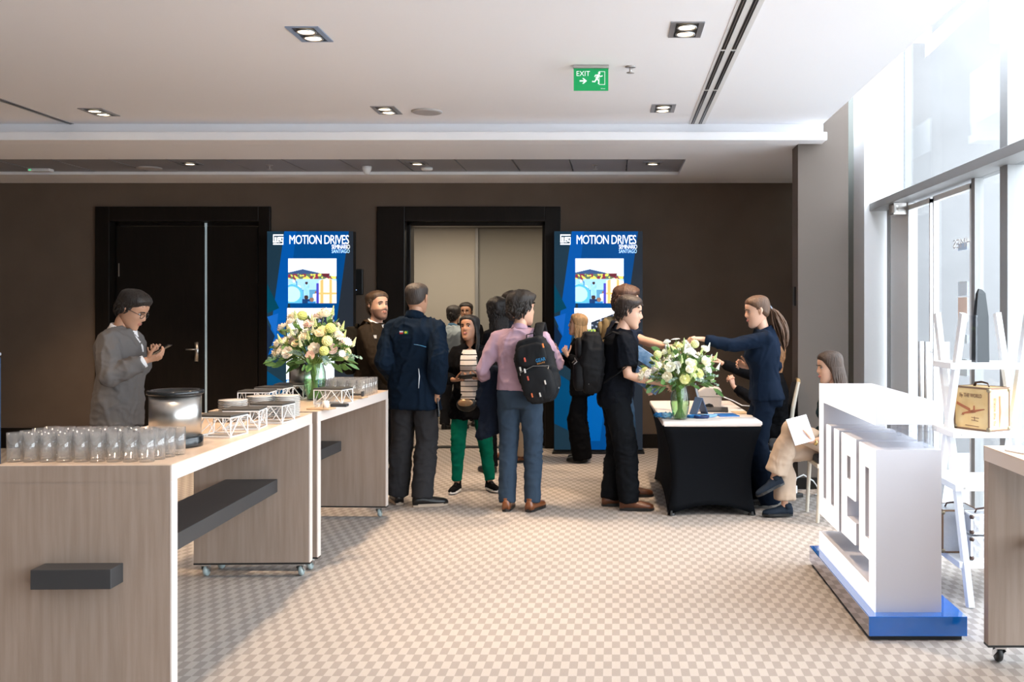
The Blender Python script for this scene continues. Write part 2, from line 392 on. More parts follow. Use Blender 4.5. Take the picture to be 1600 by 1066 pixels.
# room beyond the open doors
m_part = M('beige movable partition', (.42, .39, .34), .85, bump=(300, .1))
p = MB(); xj = FX(745, 14.3)
p.box((-6.2, 14.3, 0), (xj - .02, 14.4, 3.4)); struct('wall_partition', p, m_part)
struct('wall_partition_right', MB().box((xj + .02, 14.33, 0), (1.5, 14.43, 3.4)), M('grey movable partition', (.27, .26, .235), .85))
struct('trim_11', MB().box((xj - .02, 14.28, 0), (xj + .02, 14.43, 3.4)), m_frame)
struct('wall_meeting_left', MB().box((-6.3, YB + .25, 0), (-6.2, 14.4, 3.4)), m_part)
struct('wall_meeting_right', MB().box((1.5, YB + .25, 0), (1.6, 14.4, 3.4)), m_part)
ztop = EYE + (487 - 355) / F * 14.3
struct('ceiling_meeting', MB().box((-6.3, YB + .25, ztop + .05), (1.6, 14.5, ztop + .15)), m_ceil)
struct('trim_12', MB().box((-6.2, 14.2, ztop - .01), (1.5, 14.3, ztop + .05)), m_darkwood)
struct('trim_13', MB().box((IRx0, YB - .02, 0), (IRx1, YB + .12, .012)), m_black)
for x in (-2.6, -1.2): lamp('meeting_room_lamp', 'AREA', (x, 12.9, ztop + .03), 32, (1, .84, .64), size=.5)

# ---------------------------------------------------------------- ceiling fittings
m_bulb = M('glowing lamp', (1, .9, .7), .5, emit=((1, .78, .5), 9))
m_ring = M('satin lamp ring', (.55, .53, .52), .3, .9)
def downlight(cx, cy, z, frame, label, group, lit=(True, True), e=130, small=False):
    t = empty('downlight', (cx, cy, z), 0, label, 'ceiling light', group)
    W = .095; Dp = .155
    if small: W, Dp = .1, .1
    fr = MB()
    fl = .03; fr.box((-W, -Dp, -.006), (-W + fl, Dp, .004)); fr.box((W - fl, -Dp, -.006), (W, Dp, .004)); fr.box((-W + fl, -Dp, -.006), (W - fl, -Dp + .012, .004)); fr.box((-W + fl, Dp - .012, -.006), (W - fl, Dp, .004))
    fr.build('frame', frame, t)
    MB().box((-W + fl, -Dp + .012, -.002), (W - fl, Dp - .012, .002)).build('housing', m_black, t)
    ys = (0,) if small else (-.068, .068)
    for i, y in enumerate(ys):
        r = MB(); r.lathe([(.055, -.003), (.058, -.012), (.05, -.014), (.046, -.004)], 24, (0, y, 0), loop=True); g = r.build('lamp_ring', m_ring, t, smooth=True)
        MB().lathe([(.045, -.004), (.045, -.008), (.02, -.012)], 20, (0, y, 0)).build('bulb', m_bulb if lit[i] else m_ring, g, smooth=True)
        if lit[i]:
            lamp('downlight_beam', 'SPOT', (cx, cy + y, z - .03), e, WARM, spot_size=R(85), spot_blend=.7, shadow_soft_size=.05)
m_frg = M('grey lamp frame', (.33, .33, .35), .4, .5); m_frb = M('blue grey lamp frame', (.30, .38, .52), .4, .5)
def yc(py): return (ZC - EYE) * F / (487 - py)
for px, py, lb, fm in [(484, 53, 'twin square downlight with blue-grey frame, nearest left in the white ceiling', m_frb), (155, 175, 'twin downlight at the far left of the white ceiling', m_frg),
                   (604, 172, 'twin downlight beside the round speaker in the white ceiling', m_frg), (1072, 46, 'large twin downlight beside the slot vent, both lamps lit', m_frg), (1036, 169, 'twin downlight right of the green exit sign, near the beam', m_frg)]:
    D = yc(py); downlight(FX(px, D), D, ZC, fm, lb, 'twin downlights in the white ceiling')
for px, lb in [(297, 'bright downlight in the dark tiles at left'), (652, 'downlight in the dark tiles above the open doorway'), (1020, 'downlight in the last dark tile at right')]:
    D = 10.0; downlight(FX(px, D), D, ZS + .03, m_frg, lb, 'downlights in the dark tiled recess', small=True, e=190)
# more of the same row of lamps, in the part of the room behind and beside the camera
for X in (-4.2, -1.85, .42):
    for Y, E in ((3.6, 110), (1.2, 60), (-1.5, 60)): lamp('downlight_beam', 'SPOT', (X, Y, ZC - .03), E, WARM, spot_size=R(95), spot_blend=.7, shadow_soft_size=.06)
lamp('downlight_beam', 'SPOT', (-4.2, 5.7, ZC - .03), 150, WARM, spot_size=R(90), spot_blend=.7, shadow_soft_size=.06)
lamp('downlight_beam', 'SPOT', (-5.6, 10.0, ZS), 190, WARM, spot_size=R(90), spot_blend=.7, shadow_soft_size=.06)
# exit sign
D = 6.55; t = empty('exit_sign', (FX(923.5, D), D, ZC), 0, 'green hanging EXIT sign with white arrow and running figure', 'exit sign')
MB().box((-.118, -.02, -.022), (.118, .02, 0)).build('mounting_bar', m_ring, t, bevel=.004)
pn = MB().box((-.114, -.005, -.166), (.114, .005, -.02)).build('sign_panel', M('exit green', (.0, .30, .085), .4, emit=((.0, .30, .085), .35)), t)
m_wsign = M('white sign print', (.85, .9, .87), .5, emit=((.85, .9, .87), .35))
tx = text_mb('EXIT', .088, .032); place(tx, T(-.095, -.0055, -.07)); tx.build('lettering', m_wsign, pn)
ar = MB(); ar.prism([(-.075, -.098), (-.045, -.098), (-.058, -.084), (-.048, -.084), (-.027, -.1025), (-.048, -.121), (-.058, -.121), (-.045, -.107), (-.075, -.107)], 'y', -.0065, -.005); ar.build('arrow', m_wsign, pn)
rm = MB(); rm.box((.052, -.0062, -.125), (.055, -.005, -.04)); rm.box((.052, -.0062, -.043), (.092, -.005, -.04)); rm.box((.089, -.0062, -.125), (.092, -.005, -.04)); rm.box((.052, -.0062, -.128), (.092, -.005, -.125))
rm.build('door_outline', m_wsign, pn)
fg = MB(); fg.lathe([(.0075, 0), (.0075, .001)], 14, (0, 0, 0), xf=T(.054, -.0068, -.052) @ RX(R(90)))
for pts, r in [([(.05, -.062), (.036, -.088)], .008), ([(.05, -.064), (.064, -.074), (.076, -.068)], .0035), ([(.046, -.064), (.03, -.064), (.024, -.076)], .0035), ([(.038, -.088), (.05, -.1), (.048, -.122)], .0045), ([(.036, -.09), (.024, -.108), (.008, -.106)], .0045)]:
    fg.tube([(a, -.0062, b) for a, b in pts], r, 6, flat=(0, 0, 1))
fg.v = [V((v.x, max(v.y, -.0075), v.z)) for v in fg.v]
fg.build('running_figure', m_wsign, pn)
tx = text_mb('Silver', .03, .006); place(tx, T(.065, -.0055, -.156)); tx.build('small_lettering', m_wsign, pn)
# slot vents
def slots(name, x0, x1, ya, yb, label, two):
    t = empty(name, ((x0 + x1) / 2, ya, ZC), 0, label, 'ceiling vent'); w = (x1 - x0) / 2; L_ = yb - ya
    MB().box((-w, 0, -.004), (w, L_, .0)).build('vent_frame', M('vent white', (.72, .71, .70), .5) if two else m_frg, t)
    xs_ = ((-.052, -.024), (.012, .040)) if two else ((-.012, .012),)
    br_ = [0, 1.32, 2.43, 3.54, 4.65, 5.76, 6.87, L_] if two else [0, L_]
    for a, b in xs_:
        for i in range(len(br_) - 1):
            y_a = L_ - br_[i + 1] + (.02 if i < len(br_) - 2 else 0); y_b = L_ - br_[i] - .02
            if y_b <= 0: continue
            q = MB(); q.box((a, max(0, y_a), -.0055), (b, y_b, -.004)); o = q.build('slot', m_black, t)
            q = MB(); q.box(((a + b) / 2 - .002, max(0, y_a), -.009), ((a + b) / 2 + .002, y_b, -.0055)); q.build('blade', m_ring, o)
slots('slot_vent', .64, .78, 1.0, 8.58, 'long white double slot air vent running along the ceiling at right', True)
slots('slot_vent', -4.72, -4.66, 5.0, 8.62, 'thin dark slot vent at the left edge of the ceiling', False)
def small(name, px, py, z, label, cat, kind, mat, group=None):
    D = (z - EYE) * F / (487 - py); m = MB()
    t = empty(name, (FX(px, D), D, z), 0, label, cat, group)
    if kind == 'disc': m.lathe([(.125, 0), (.125, -.006), (.115, -.012), (.02, -.012)], 32)
    if kind == 'smoke': m.lathe([(.06, 0), (.06, -.02), (.05, -.03)], 20)
    if kind == 'cone': m.lathe([(.05, 0), (.048, -.03), (.03, -.07), (.012, -.085)], 20)
    if kind == 'sprinkler':
        m.lathe([(.035, 0), (.035, -.005), (.02, -.008)], 16); m.tube([(0, 0, -.005), (0, 0, -.04)], .008, 8); m.lathe([(.004, -.038), (.026, -.04), (.026, -.043), (.004, -.045)], 12)
    if kind == 'lamp': m.box((-.11, -.05, -.03), (.11, .05, 0))
    m.build('body', mat, t, smooth=kind != 'lamp', bevel=.004 if kind == 'lamp' else 0)
    if kind == 'disc': MB().lathe([(.11, -.012), (.11, -.014), (.01, -.014)], 32).build('grille', M('speaker grille', (.42, .40, .40), .7), t)
    if kind == 'lamp': MB().box((-.1, -.052, -.025), (-.075, -.05, -.01)).build('indicator', M('green led', (.1, .6, .3), .4, emit=((.1, .7, .3), .8)), t)
m_spk = M('speaker grey', (.45, .43, .43), .6)
small('ceiling_speaker', 667, 174, ZC, 'round grey speaker set in the white ceiling', 'speaker', 'disc', m_spk)
small('sprinkler', 985, 104, ZC, 'white sprinkler head right of the exit sign', 'sprinkler', 'sprinkler', m_ring)
zt = ZS + .035
small('emergency_lamp', 64, 264, zt, 'white emergency lamp with green light on the dark tiles, far left', 'emergency lamp', 'lamp', m_white)
small('ceiling_speaker', 233, 262, zt, 'flat round speaker in the dark tiles at left', 'speaker', 'disc', m_spk)
small('sprinkler', 421, 258, zt, 'sprinkler head in the dark tiles over the left screen', 'sprinkler', 'sprinkler', m_ring)
small('smoke_detector', 573, 260, zt, 'white cone-shaped smoke detector hanging from the dark tiles', 'smoke detector', 'cone', m_white)
small('smoke_detector', 667, 262, zt, 'low round detector behind the middle tile downlight', 'smoke detector', 'smoke', m_white)
small('sprinkler', 930, 258, zt, 'sprinkler head in the dark tiles at right', 'sprinkler', 'sprinkler', m_ring)
# wall devices
D = YB; t = empty('wall_panel', (FX(560, D), YB, EYE + (487 - 441) / F * D), 0, 'small dark wall screen with tiny lights beside the left display', 'wall display')
MB().box((-.06, -.05, -.145), (.06, 0, .145)).build('body', m_black, t, bevel=.006)
q = MB()
for x, z in ((-.03, .02), (-.03, -.06), (-.01, -.09), (-.035, .07)): q.box((x - .003, -.053, z - .003), (x + .003, -.05, z + .003))
q.build('indicator_lights', M('blue led', (.3, .5, 1), .4, emit=((.4, .6, 1), 2)), t)
t = MB().box((1.592, 8.80, 1.60), (1.605, 8.88, 1.77)).build('wall_switch', m_black, bevel=.003); tag(t, 'slim dark control on the edge of the beige pillar', 'switch')

# ---------------------------------------------------------------- counters
def caster(parent, x, y, tire):
    c = MB(); c.box((-.022, -.022, -.008), (.022, .022, 0)); c.prism([(-.01, -.008), (.035, -.03), (.035, -.045), (.02, -.05), (-.02, -.02)], 'x', -.021, -.017); c.prism([(-.01, -.008), (.035, -.03), (.035, -.045), (.02, -.05), (-.02, -.02)], 'x', .017, .021)
    o = c.build('caster', m_chrome, parent, loc=(x, y, .075))
    MB().lathe([(.008, -.012), (.032, -.012), (.036, -.006), (.036, .006), (.032, .012), (.008, .012)], 22, xf=T(0, .02, -.039) @ RY(R(90))).build('wheel', tire, o, smooth=True)
def counter(x0, x1, ya, yb, rz, label, shelfx, zs, stub, tire=None):
    tire = tire or M('grey rubber', (.35, .42, .42), .5)
    t = empty('serving_counter', (x0, ya, 0), rz, label, 'counter', 'oak counters on wheels'); W = x1 - x0; L_ = yb - ya; ht = .955; th = .065
    MB().box((0, 0, ht - .004), (W, L_, ht)).build('worktop', m_oaktop, t)
    MB().box((0, .004, ht - th), (W, L_ - .004, ht - .004)).build('top_slab', m_oakedge, t, bevel=.002)
    for y in (0.0, L_ - .055):
        e = MB().box((.001, y + .001, .085), (W - .006, y + .054, ht - th)).build('end_panel', m_oak, t)
        yo = 0 if y == 0 else L_ - .0035
        MB().box((0, yo, ht - th - .002), (W - .006, yo + .0035, ht - .004)).build('end_facing', m_oak, e)
        MB().box((W - .006, y, .085), (W, y + .055, ht - th)).build('edge_band', m_oakedge, e)
        MB().box((0.0, y, .075), (W, y + .055, .085)).build('base_rail', m_black, e)
    MB().box((shelfx[0], -stub, zs), (shelfx[1], L_ - .055, zs + .075)).build('shelf', m_dark, t, bevel=.002)
    for cx in (.06, W - .06):
        for cy in (.03, L_ - .03): caster(t, cx, cy, tire)
    return t
counter(-2.395, -1.723, 3.855, 5.845, R(1.6), 'long oak counter on casters nearest the camera at left, with a dark shelf bar', (.185, .485), .498, .10)
counter(-2.43, -1.768, 5.955, 7.56, R(-2), 'oak counter behind the first one, carrying the flowers', (.10, .32), .50, .08)
counter(1.64, 2.31, 2.43, 4.42, 0, 'oak counter cut off at the right edge, on a black caster', (.2, .5), .5, .05, M('black rubber', (.02, .02, .02), .5))
# ---------------------------------------------------------------- things on the counters
HT = .955
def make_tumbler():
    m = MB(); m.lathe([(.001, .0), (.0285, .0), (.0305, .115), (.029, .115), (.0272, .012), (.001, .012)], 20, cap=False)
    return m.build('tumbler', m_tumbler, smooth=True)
tum = None
def tumblers(x0, y0, nx, ny, dx, dy, sk, where, group, skip=()):
    global tum
    words = ['front row', 'second row', 'third row', 'fourth row', 'fifth row', 'sixth row']
    for j in range(ny):
        for i in range(nx):
            o = make_tumbler() if tum is None else tum.copy()
            if tum is None: tum = o
            else: col.objects.link(o)
            o.location = (x0 + i * dx + j * sk + random.uniform(-.002, .002), y0 + j * dy + random.uniform(-.002, .002), HT + .0005)
            o.rotation_euler = (0, 0, random.uniform(0, 3))
            tag(o, 'clear tumbler in the %s of glasses %s' % (words[j], where), 'glass', group)
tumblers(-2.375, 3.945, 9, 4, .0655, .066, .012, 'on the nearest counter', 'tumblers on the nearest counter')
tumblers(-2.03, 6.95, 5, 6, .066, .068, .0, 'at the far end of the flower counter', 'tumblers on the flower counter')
def bucket(px, D, label, r=.112, h=.25):
    t = empty('ice_bucket', (FX(px, D), D, HT), 0, label, 'bucket')
    MB().lathe([(r - .015, 0), (r + .002, 0), (r + .004, .008), (r + .004, .042), (r - .004, .05)], 40).build('base', M('glossy black plastic', (.01, .012, .014), .15), t, smooth=True)
    MB().lathe([(r - .004, .045), (r - .004, h - .02)], 48).build('steel_wall', m_steel, t, smooth=True)
    MB().lathe([(r - .002, h - .022), (r + .006, h - .018), (r + .006, h - .004), (r - .002, h), (r - .012, h - .002), (r - .014, h - .08), (.01, h - .082)], 48).build('rim', M('glossy black plastic'), t, smooth=True)
bucket(274, 4.40, 'round stainless steel bucket with black rim behind the tumblers on the nearest counter')
bucket(474, 6.98, 'round steel bucket standing behind the flower vase on the far counter', .10, .235)
# stacks of plates
m_china = M('white china', (.78, .74, .70), .25, coat=.3)
def plate(): 
    return MB().lathe([(.001, .002), (.045, .0), (.048, .003), (.076, .009), (.0765, .011), (.048, .006), (.001, .005)], 36, cap=False)
p0 = None
for px, D, n, nm in [(364, 5.42, 12, 'left'), (407, 5.56, 13, 'middle'), (447, 5.60, 13, 'right')]:
    for k in range(n):
        if p0 is None: p0 = o = plate().build('plate', m_china, smooth=True)
        else: o = p0.copy(); col.objects.link(o)
        o.location = (FX(px, D) + random.uniform(-.001, .001), D, HT + .0005 + k * .0094)
        o['label'] = ('topmost white plate of the %s stack on the nearest counter' if k == n - 1 else 'small white plate inside the %s stack on the nearest counter') % nm
        o['category'] = 'plate'; o['group'] = 'plates in the %s stack' % nm
# wire display risers
m_wire = M('white painted wire', (.80, .78, .76), .4)
def riser(px, D, rz, label, w=.18, d=.16, h=.105):
    t = empty('display_riser', (FX(px, D), D, HT), rz, label, 'stand', 'wire food risers on the counters')
    f = MB(); r = .0035; a, b = w / 2, d / 2
    for z in (r, h - .012):
        f.tube([(-a, -b, z), (a, -b, z)], r, 6); f.tube([(-a, b, z), (a, b, z)], r, 6); f.tube([(-a, -b, z), (-a, b, z)], r, 6); f.tube([(a, -b, z), (a, b, z)], r, 6)
    for x in (-a, a):
        for y in (-b, b): f.tube([(x, y, 0), (x, y, h - .01)], r, 6)
    f.build('wire_frame', m_wire, t)
    g = MB(); z1 = h - .012
    for y in (-b, b):
        g.tube([(-a * .4, y, 0.003), (a * .25, y, z1)], .0028, 6); g.tube([(a * .25, y, z1), (a, y, .003)], .0028, 6); g.tube([(-a, y, .003), (-a * .1, y, z1 * .75)], .0028, 6)
    for x in (-a, a): g.tube([(x, -b, .003), (x, 0, z1), (x, b, .003)], .0028, 6)
    g.build('cross_braces', m_wire, t)
    MB().box((-a - .003, -b - .003, h - .009), (a + .003, b + .003, h)).build('slate_top', M('dark slate', (.05, .045, .04), .5), t, bevel=.0015)
for a in [(347, 4.78, R(-8), 'wire riser with slate top, nearest to the steel bucket'), (383, 5.08, R(6), 'second wire riser from the steel bucket, in front of the left plate stack'),
          (426, 5.36, R(-5), 'wire riser in front of the middle and right plate stacks'), (402, 6.22, R(4), 'wire riser just behind the plate stacks, at left on the far counter'),
          (428, 6.52, R(-4), 'wire riser between two others behind the plate stacks'), (455, 6.80, R(6), 'wire riser farthest back, beside the flower vase'),
          (521, 6.42, R(-10), 'wire riser in front of the far tumblers, right of the flower vase')]:
    riser(a[0], a[1], a[2], a[3], w=.19 if a[1] > 6 else .175)
def tray(px, D, label, kind):
    t = empty('wooden_tray', (FX(px, D), D, HT), R(-12), label, 'tray')
    m = MB().box((-.075, -.045, 0), (.075, .045, .010)); m.build('board', M('pale wood board', (.52, .36, .22), .5), t, bevel=.003)
    return t
t = tray(502, 6.05, 'small wooden board holding a glass and a white cup at the counter edge', 0)
z = HT + .0105
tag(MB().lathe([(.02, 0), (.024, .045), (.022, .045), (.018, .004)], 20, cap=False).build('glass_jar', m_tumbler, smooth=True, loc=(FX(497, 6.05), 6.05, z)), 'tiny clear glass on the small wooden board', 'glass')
tag(MB().lathe([(.001, 0), (.018, 0), (.02, .042), (.0175, .042), (.016, .004), (.001, .004)], 20).build('white_cup', m_china, smooth=True, loc=(FX(510, 6.05), 6.04, z)), 'tiny white cup on the small wooden board', 'cup')
tag(MB().box((-.05, -.03, 0), (.05, .03, .018)).build('black_box', m_dark, bevel=.003, loc=(FX(524, 6.1) + .02, 6.12, z)), 'flat black box leaning on the small wooden board', 'box')
t = tray(555, 6.85, 'wooden board with a black rest near the far tumblers', 1)
q = MB(); q.box((-.052, -.02, 0), (-.04, .02, .035)); q.box((.04, -.02, 0), (.052, .02, .035)); q.box((-.04, -.006, .008), (.04, .006, .02)); tag(q.build('utensil_rest', m_dark, bevel=.002, loc=(FX(556, 6.85), 6.85, z)), 'black H-shaped rest on the wooden board by the far tumblers', 'holder')

# ---------------------------------------------------------------- flowers
def blossom(r, kind, rnd):
    m = MB()
    if kind == 'rose':
        for k, (n, rr, h, tilt) in enumerate([(6, 1, .15, .9), (6, .8, .35, .6), (5, .55, .55, .35), (3, .3, .7, .1)]):
            for i in range(n):
                a = 2 * math.pi * i / n + k * .7; c = V((math.cos(a), math.sin(a), 0)); s_ = V((-math.sin(a), math.cos(a), 0)); w = r * rr * .75
                b0 = c * (r * .12); b1 = c * (r * rr * .75) + V((0, 0, r * h * .6)); b2 = c * (r * rr) + V((0, 0, r * (h + .25)))
                vs = [b0 - s_ * w * .3, b0 + s_ * w * .3, b1 + s_ * w * .7, b1 - s_ * w * .7, b2 + s_ * w * .35, b2 - s_ * w * .35]
                th = V((0, 0, -r * .06)); m.add(vs + [v + th for v in vs], [(0, 1, 2, 3), (3, 2, 4, 5), (9, 8, 7, 6), (11, 10, 8, 9), (4, 2, 8, 10), (3, 5, 11, 9), (5, 4, 10, 11)])
        m.ball((0, 0, r * .35), (r * .3, r * .3, r * .45), 8, 6)
    elif kind == 'daisy':
        for i in range(14):
            a = 2 * math.pi * i / 14; m.tube([(math.cos(a) * r * .2, math.sin(a) * r * .2, 0), (math.cos(a) * r * .6, math.sin(a) * r * .6, r * .12), (math.cos(a) * r, math.sin(a) * r, 0)], [(r * .08, r * .03), (r * .17, r * .03), (r * .06, r * .02)], 6, flat=(-math.sin(a), math.cos(a), 0))
        m.ball((0, 0, r * .08), (r * .28, r * .28, r * .15), 8, 5)
    elif kind == 'pompon':
        for i in range(70):
            z = 1 - 2 * (i + .5) / 70; q = math.sqrt(1 - z * z); a = i * 2.39996; d = V((q * math.cos(a), q * math.sin(a), z))
            m.ball(d * r * .72, r * .26, 5, 4)
    elif kind == 'spike':
        for i in range(34):
            tt = i / 33; a = i * 2.4; rr = r * .8 * (1 - tt * .8); m.ball((math.cos(a) * rr, math.sin(a) * rr, tt * r * 5), r * .55 * (1 - tt * .7), 6, 4)
        m.tube([(0, 0, -r), (0, 0, r * 5.2)], r * .2, 5)
    return m
def align(d):
    return V((0, 0, 1)).rotation_difference(V(d)).to_matrix().to_4x4()
def bouquet(cx, cy, z0, vh, R0, H0, cols, seed, vlabel, blabel):
    rnd = random.Random(seed)
    t = empty('vase', (cx, cy, z0), 0, vlabel, 'vase')
    pr = [(.05, .004), (.062, .05), (.075, .12), (.07, .19), (.055, .24), (.058, vh)]
    MB().lathe([(.002, .0)] + [(.048, 0)] + pr + [(r - .003, z) for r, z in pr[::-1]] + [(.002, .008)], 36, cap=False).build('glass_body', m_vase, t, smooth=True)
    MB().lathe([(.002, .009)] + [(r - .0045, max(z, .009)) for r, z in pr[:3]] + [(.066, .14), (.002, .14)], 30, cap=False).build('water', glass_mat('green tinted water', (.80, .92, .72), 1.2, .5), t, smooth=True)
    b = empty('flower_bouquet', (cx, cy, z0 + vh), 0, blabel, 'flowers')
    m_stem = M('green stems', (.10, .20, .03), .5, var=(20, (.20, .30, .06)))
    m_leaf = M('leaf green', (.06, .16, .035), .5, var=(12, (.14, .26, .07)))
    m_euc = M('blue green leaves', (.18, .28, .22), .6)
    st = MB(); leaves = MB(); euc = MB(); heads = []
    n = 84
    for i in range(n):
        kind = ['rose', 'spike', 'rose', 'pompon', 'rose', 'daisy', 'spike'][i % 7]
        u = (i + .5) / n; el = math.asin(min(.995, .02 + .97 * u)); az = i * 2.39996
        d = V((math.cos(el) * math.cos(az), math.cos(el) * math.sin(az), math.sin(el)))
        L_ = rnd.uniform(.62, 1.12)
        p = V((d.x * R0 * L_, d.y * R0 * .8 * L_, H0 * (.12 + .72 * d.z * L_)))
        r = rnd.uniform(.027, .044)
        if kind == 'spike': p.z += .02; r = .012
        heads.append((p, d, kind, r))
        s0 = V((rnd.uniform(-.03, .03), rnd.uniform(-.03, .03), -vh + .012)); s0.x -= d.x * .02
        st.tube([s0, V((d.x * .02, d.y * .02, -vh * .45)), V((d.x * .035, d.y * .035, .0)), p * .6 + V((0, 0, .01)), p], .0026, 5)
    def leaf(mb, p, d, L_, w):
        side = d.cross(V((rnd.uniform(-1, 1), rnd.uniform(-1, 1), rnd.uniform(-.2, 1)))).normalized()
        up = side.cross(d).normalized() * .0012
        pts = [(0, .12), (.3, .9), (.6, 1), (.85, .5), (1, .05)]
        vs = []
        for s_ in (up, -up):
            for a, b_ in pts:
                c = p + d * (L_ * a) + V((0, 0, -.18 * L_ * a * a)) + s_
                vs += [c - side * w * b_, c + side * w * b_]
        k = len(pts) * 2; fs = []
        for i in range(len(pts) - 1):
            fs += [(2 * i, 2 * i + 1, 2 * i + 3, 2 * i + 2), (k + 2 * i + 2, k + 2 * i + 3, k + 2 * i + 1, k + 2 * i), (2 * i, 2 * i + 2, k + 2 * i + 2, k + 2 * i), (2 * i + 1, k + 2 * i + 1, k + 2 * i + 3, 2 * i + 3)]
        mb.add(vs, fs)
    for i in range(170):
        el = rnd.uniform(-.25, 1.3); az = rnd.uniform(0, 6.28); d = V((math.cos(el) * math.cos(az), math.cos(el) * math.sin(az), math.sin(el)))
        L_ = rnd.uniform(.3, 1.0); p = V((d.x * R0 * L_, d.y * R0 * .8 * L_, H0 * (.05 + .72 * max(d.z, -.15) * L_)))
        leaf(leaves, p, (d + V((0, 0, rnd.uniform(-.5, .4)))).normalized(), rnd.uniform(.05, .1), rnd.uniform(.012, .022))
    for i in range(9):
        az = i * 2 * math.pi / 9 + .3; d = V((math.cos(az), math.sin(az) * .8, rnd.uniform(-.25, .35))).normalized(); p0 = V((d.x * R0 * .5, d.y * R0 * .5, H0 * .15)); pts = [p0 + d * (R0 * .62 * k / 6) + V((0, 0, -.03 * (k / 6) ** 2)) for k in range(7)]
        euc.tube(pts, .0015, 5)
        for k in range(1, 7):
            for s_ in (-1, 1): leaf(euc, pts[k], (d * .4 + V((-d.y, d.x, .3)) * s_).normalized(), .026, .011)
    st.build('stems', m_stem, b); leaves.build('foliage', m_leaf, b); euc.build('eucalyptus_sprigs', m_euc, b)
    for i, (p, d, kind, r) in enumerate(heads):
        q = blossom(r, kind, rnd); d2 = (d + V((0, -.25, .3))).normalized() if kind != 'spike' else (d * .5 + V((0, 0, 1))).normalized()
        place(q, T(*p) @ align(d2) @ RZ(rnd.uniform(0, 6)))
        nm = {'rose': 'rose_bloom', 'pompon': 'round_bloom', 'daisy': 'daisy', 'spike': 'flower_spike'}[kind]
        c = cols[kind][i % len(cols[kind])]
        q.build(nm, M('petal %02d%02d%02d' % tuple(int(k * 99) for k in c), c, .6, sub=.0), b, smooth=kind in ('pompon', 'spike'))
    return t
D = 6.72
bouquet(FX(492, D), D, HT, .245, .265, .40, {'rose': [(.85, .74, .50), (.88, .80, .62), (.86, .66, .56), (.90, .82, .70)], 'pompon': [(.62, .66, .20), (.80, .74, .35)], 'daisy': [(.85, .80, .70)], 'spike': [(.60, .66, .30), (.75, .74, .45)]}, 3,
        'clear glass vase of stems in water on the far oak counter', 'large bouquet of cream, yellow and pale pink blooms on the oak counter')
D = 7.66
bouquet(FX(1062.5, D), D, .7215, .26, .27, .40, {'rose': [(.88, .88, .74), (.90, .90, .86), (.85, .84, .45), (.90, .86, .70)], 'pompon': [(.60, .70, .30), (.74, .76, .34)], 'daisy': [(.92, .92, .90)], 'spike': [(.55, .66, .30), (.90, .92, .85)]}, 11,
        'clear glass vase of stems on the registration table', 'white and green bouquet on the registration table')

# ---------------------------------------------------------------- tall display screens
def artwork():
    """flat polygons painted on the display, unit width 1, height 2.5 (x right, z up)"""
    m = MB()
    def poly(pts, c, lay): m.add([(x, -.0002 * lay, z) for x, z in pts], [tuple(range(len(pts)))], c)
    poly([(0, 0), (1, 0), (1, 2.5), (0, 2.5)], (.010, .030, .050), 0)
    poly([(.20, 2.5), (.95, 2.5), (.60, 0), (.40, 0)], (.0, .055, .22), 1)
    poly([(.20, 2.5), (.34, 2.5), (.18, 1.15), (.0, 1.08)], (.0, .075, .33), 2)
    poly([(0, 1.52), (.13, 1.56), (.10, 1.3)], (.006, .10, .42), 3)
    poly([(0, 1.9), (.14, 1.62), (0, 1.56)], (.0, .045, .085), 3)
    poly([(0, 1.45), (.09, 1.3), (0, 1.05)], (.006, .018, .045), 3)
    poly([(.95, 2.5), (1, 2.5), (1, 0), (.62, 0)], (.016, .022, .032), 2)
    poly([(.30, .9), (.62, .95), (.52, .1), (.36, .1)], (.0, .09, .34), 2)
    poly([(0, .9), (.30, .7), (.2, .2), (0, .3)], (.0, .05, .14), 3)
    return m
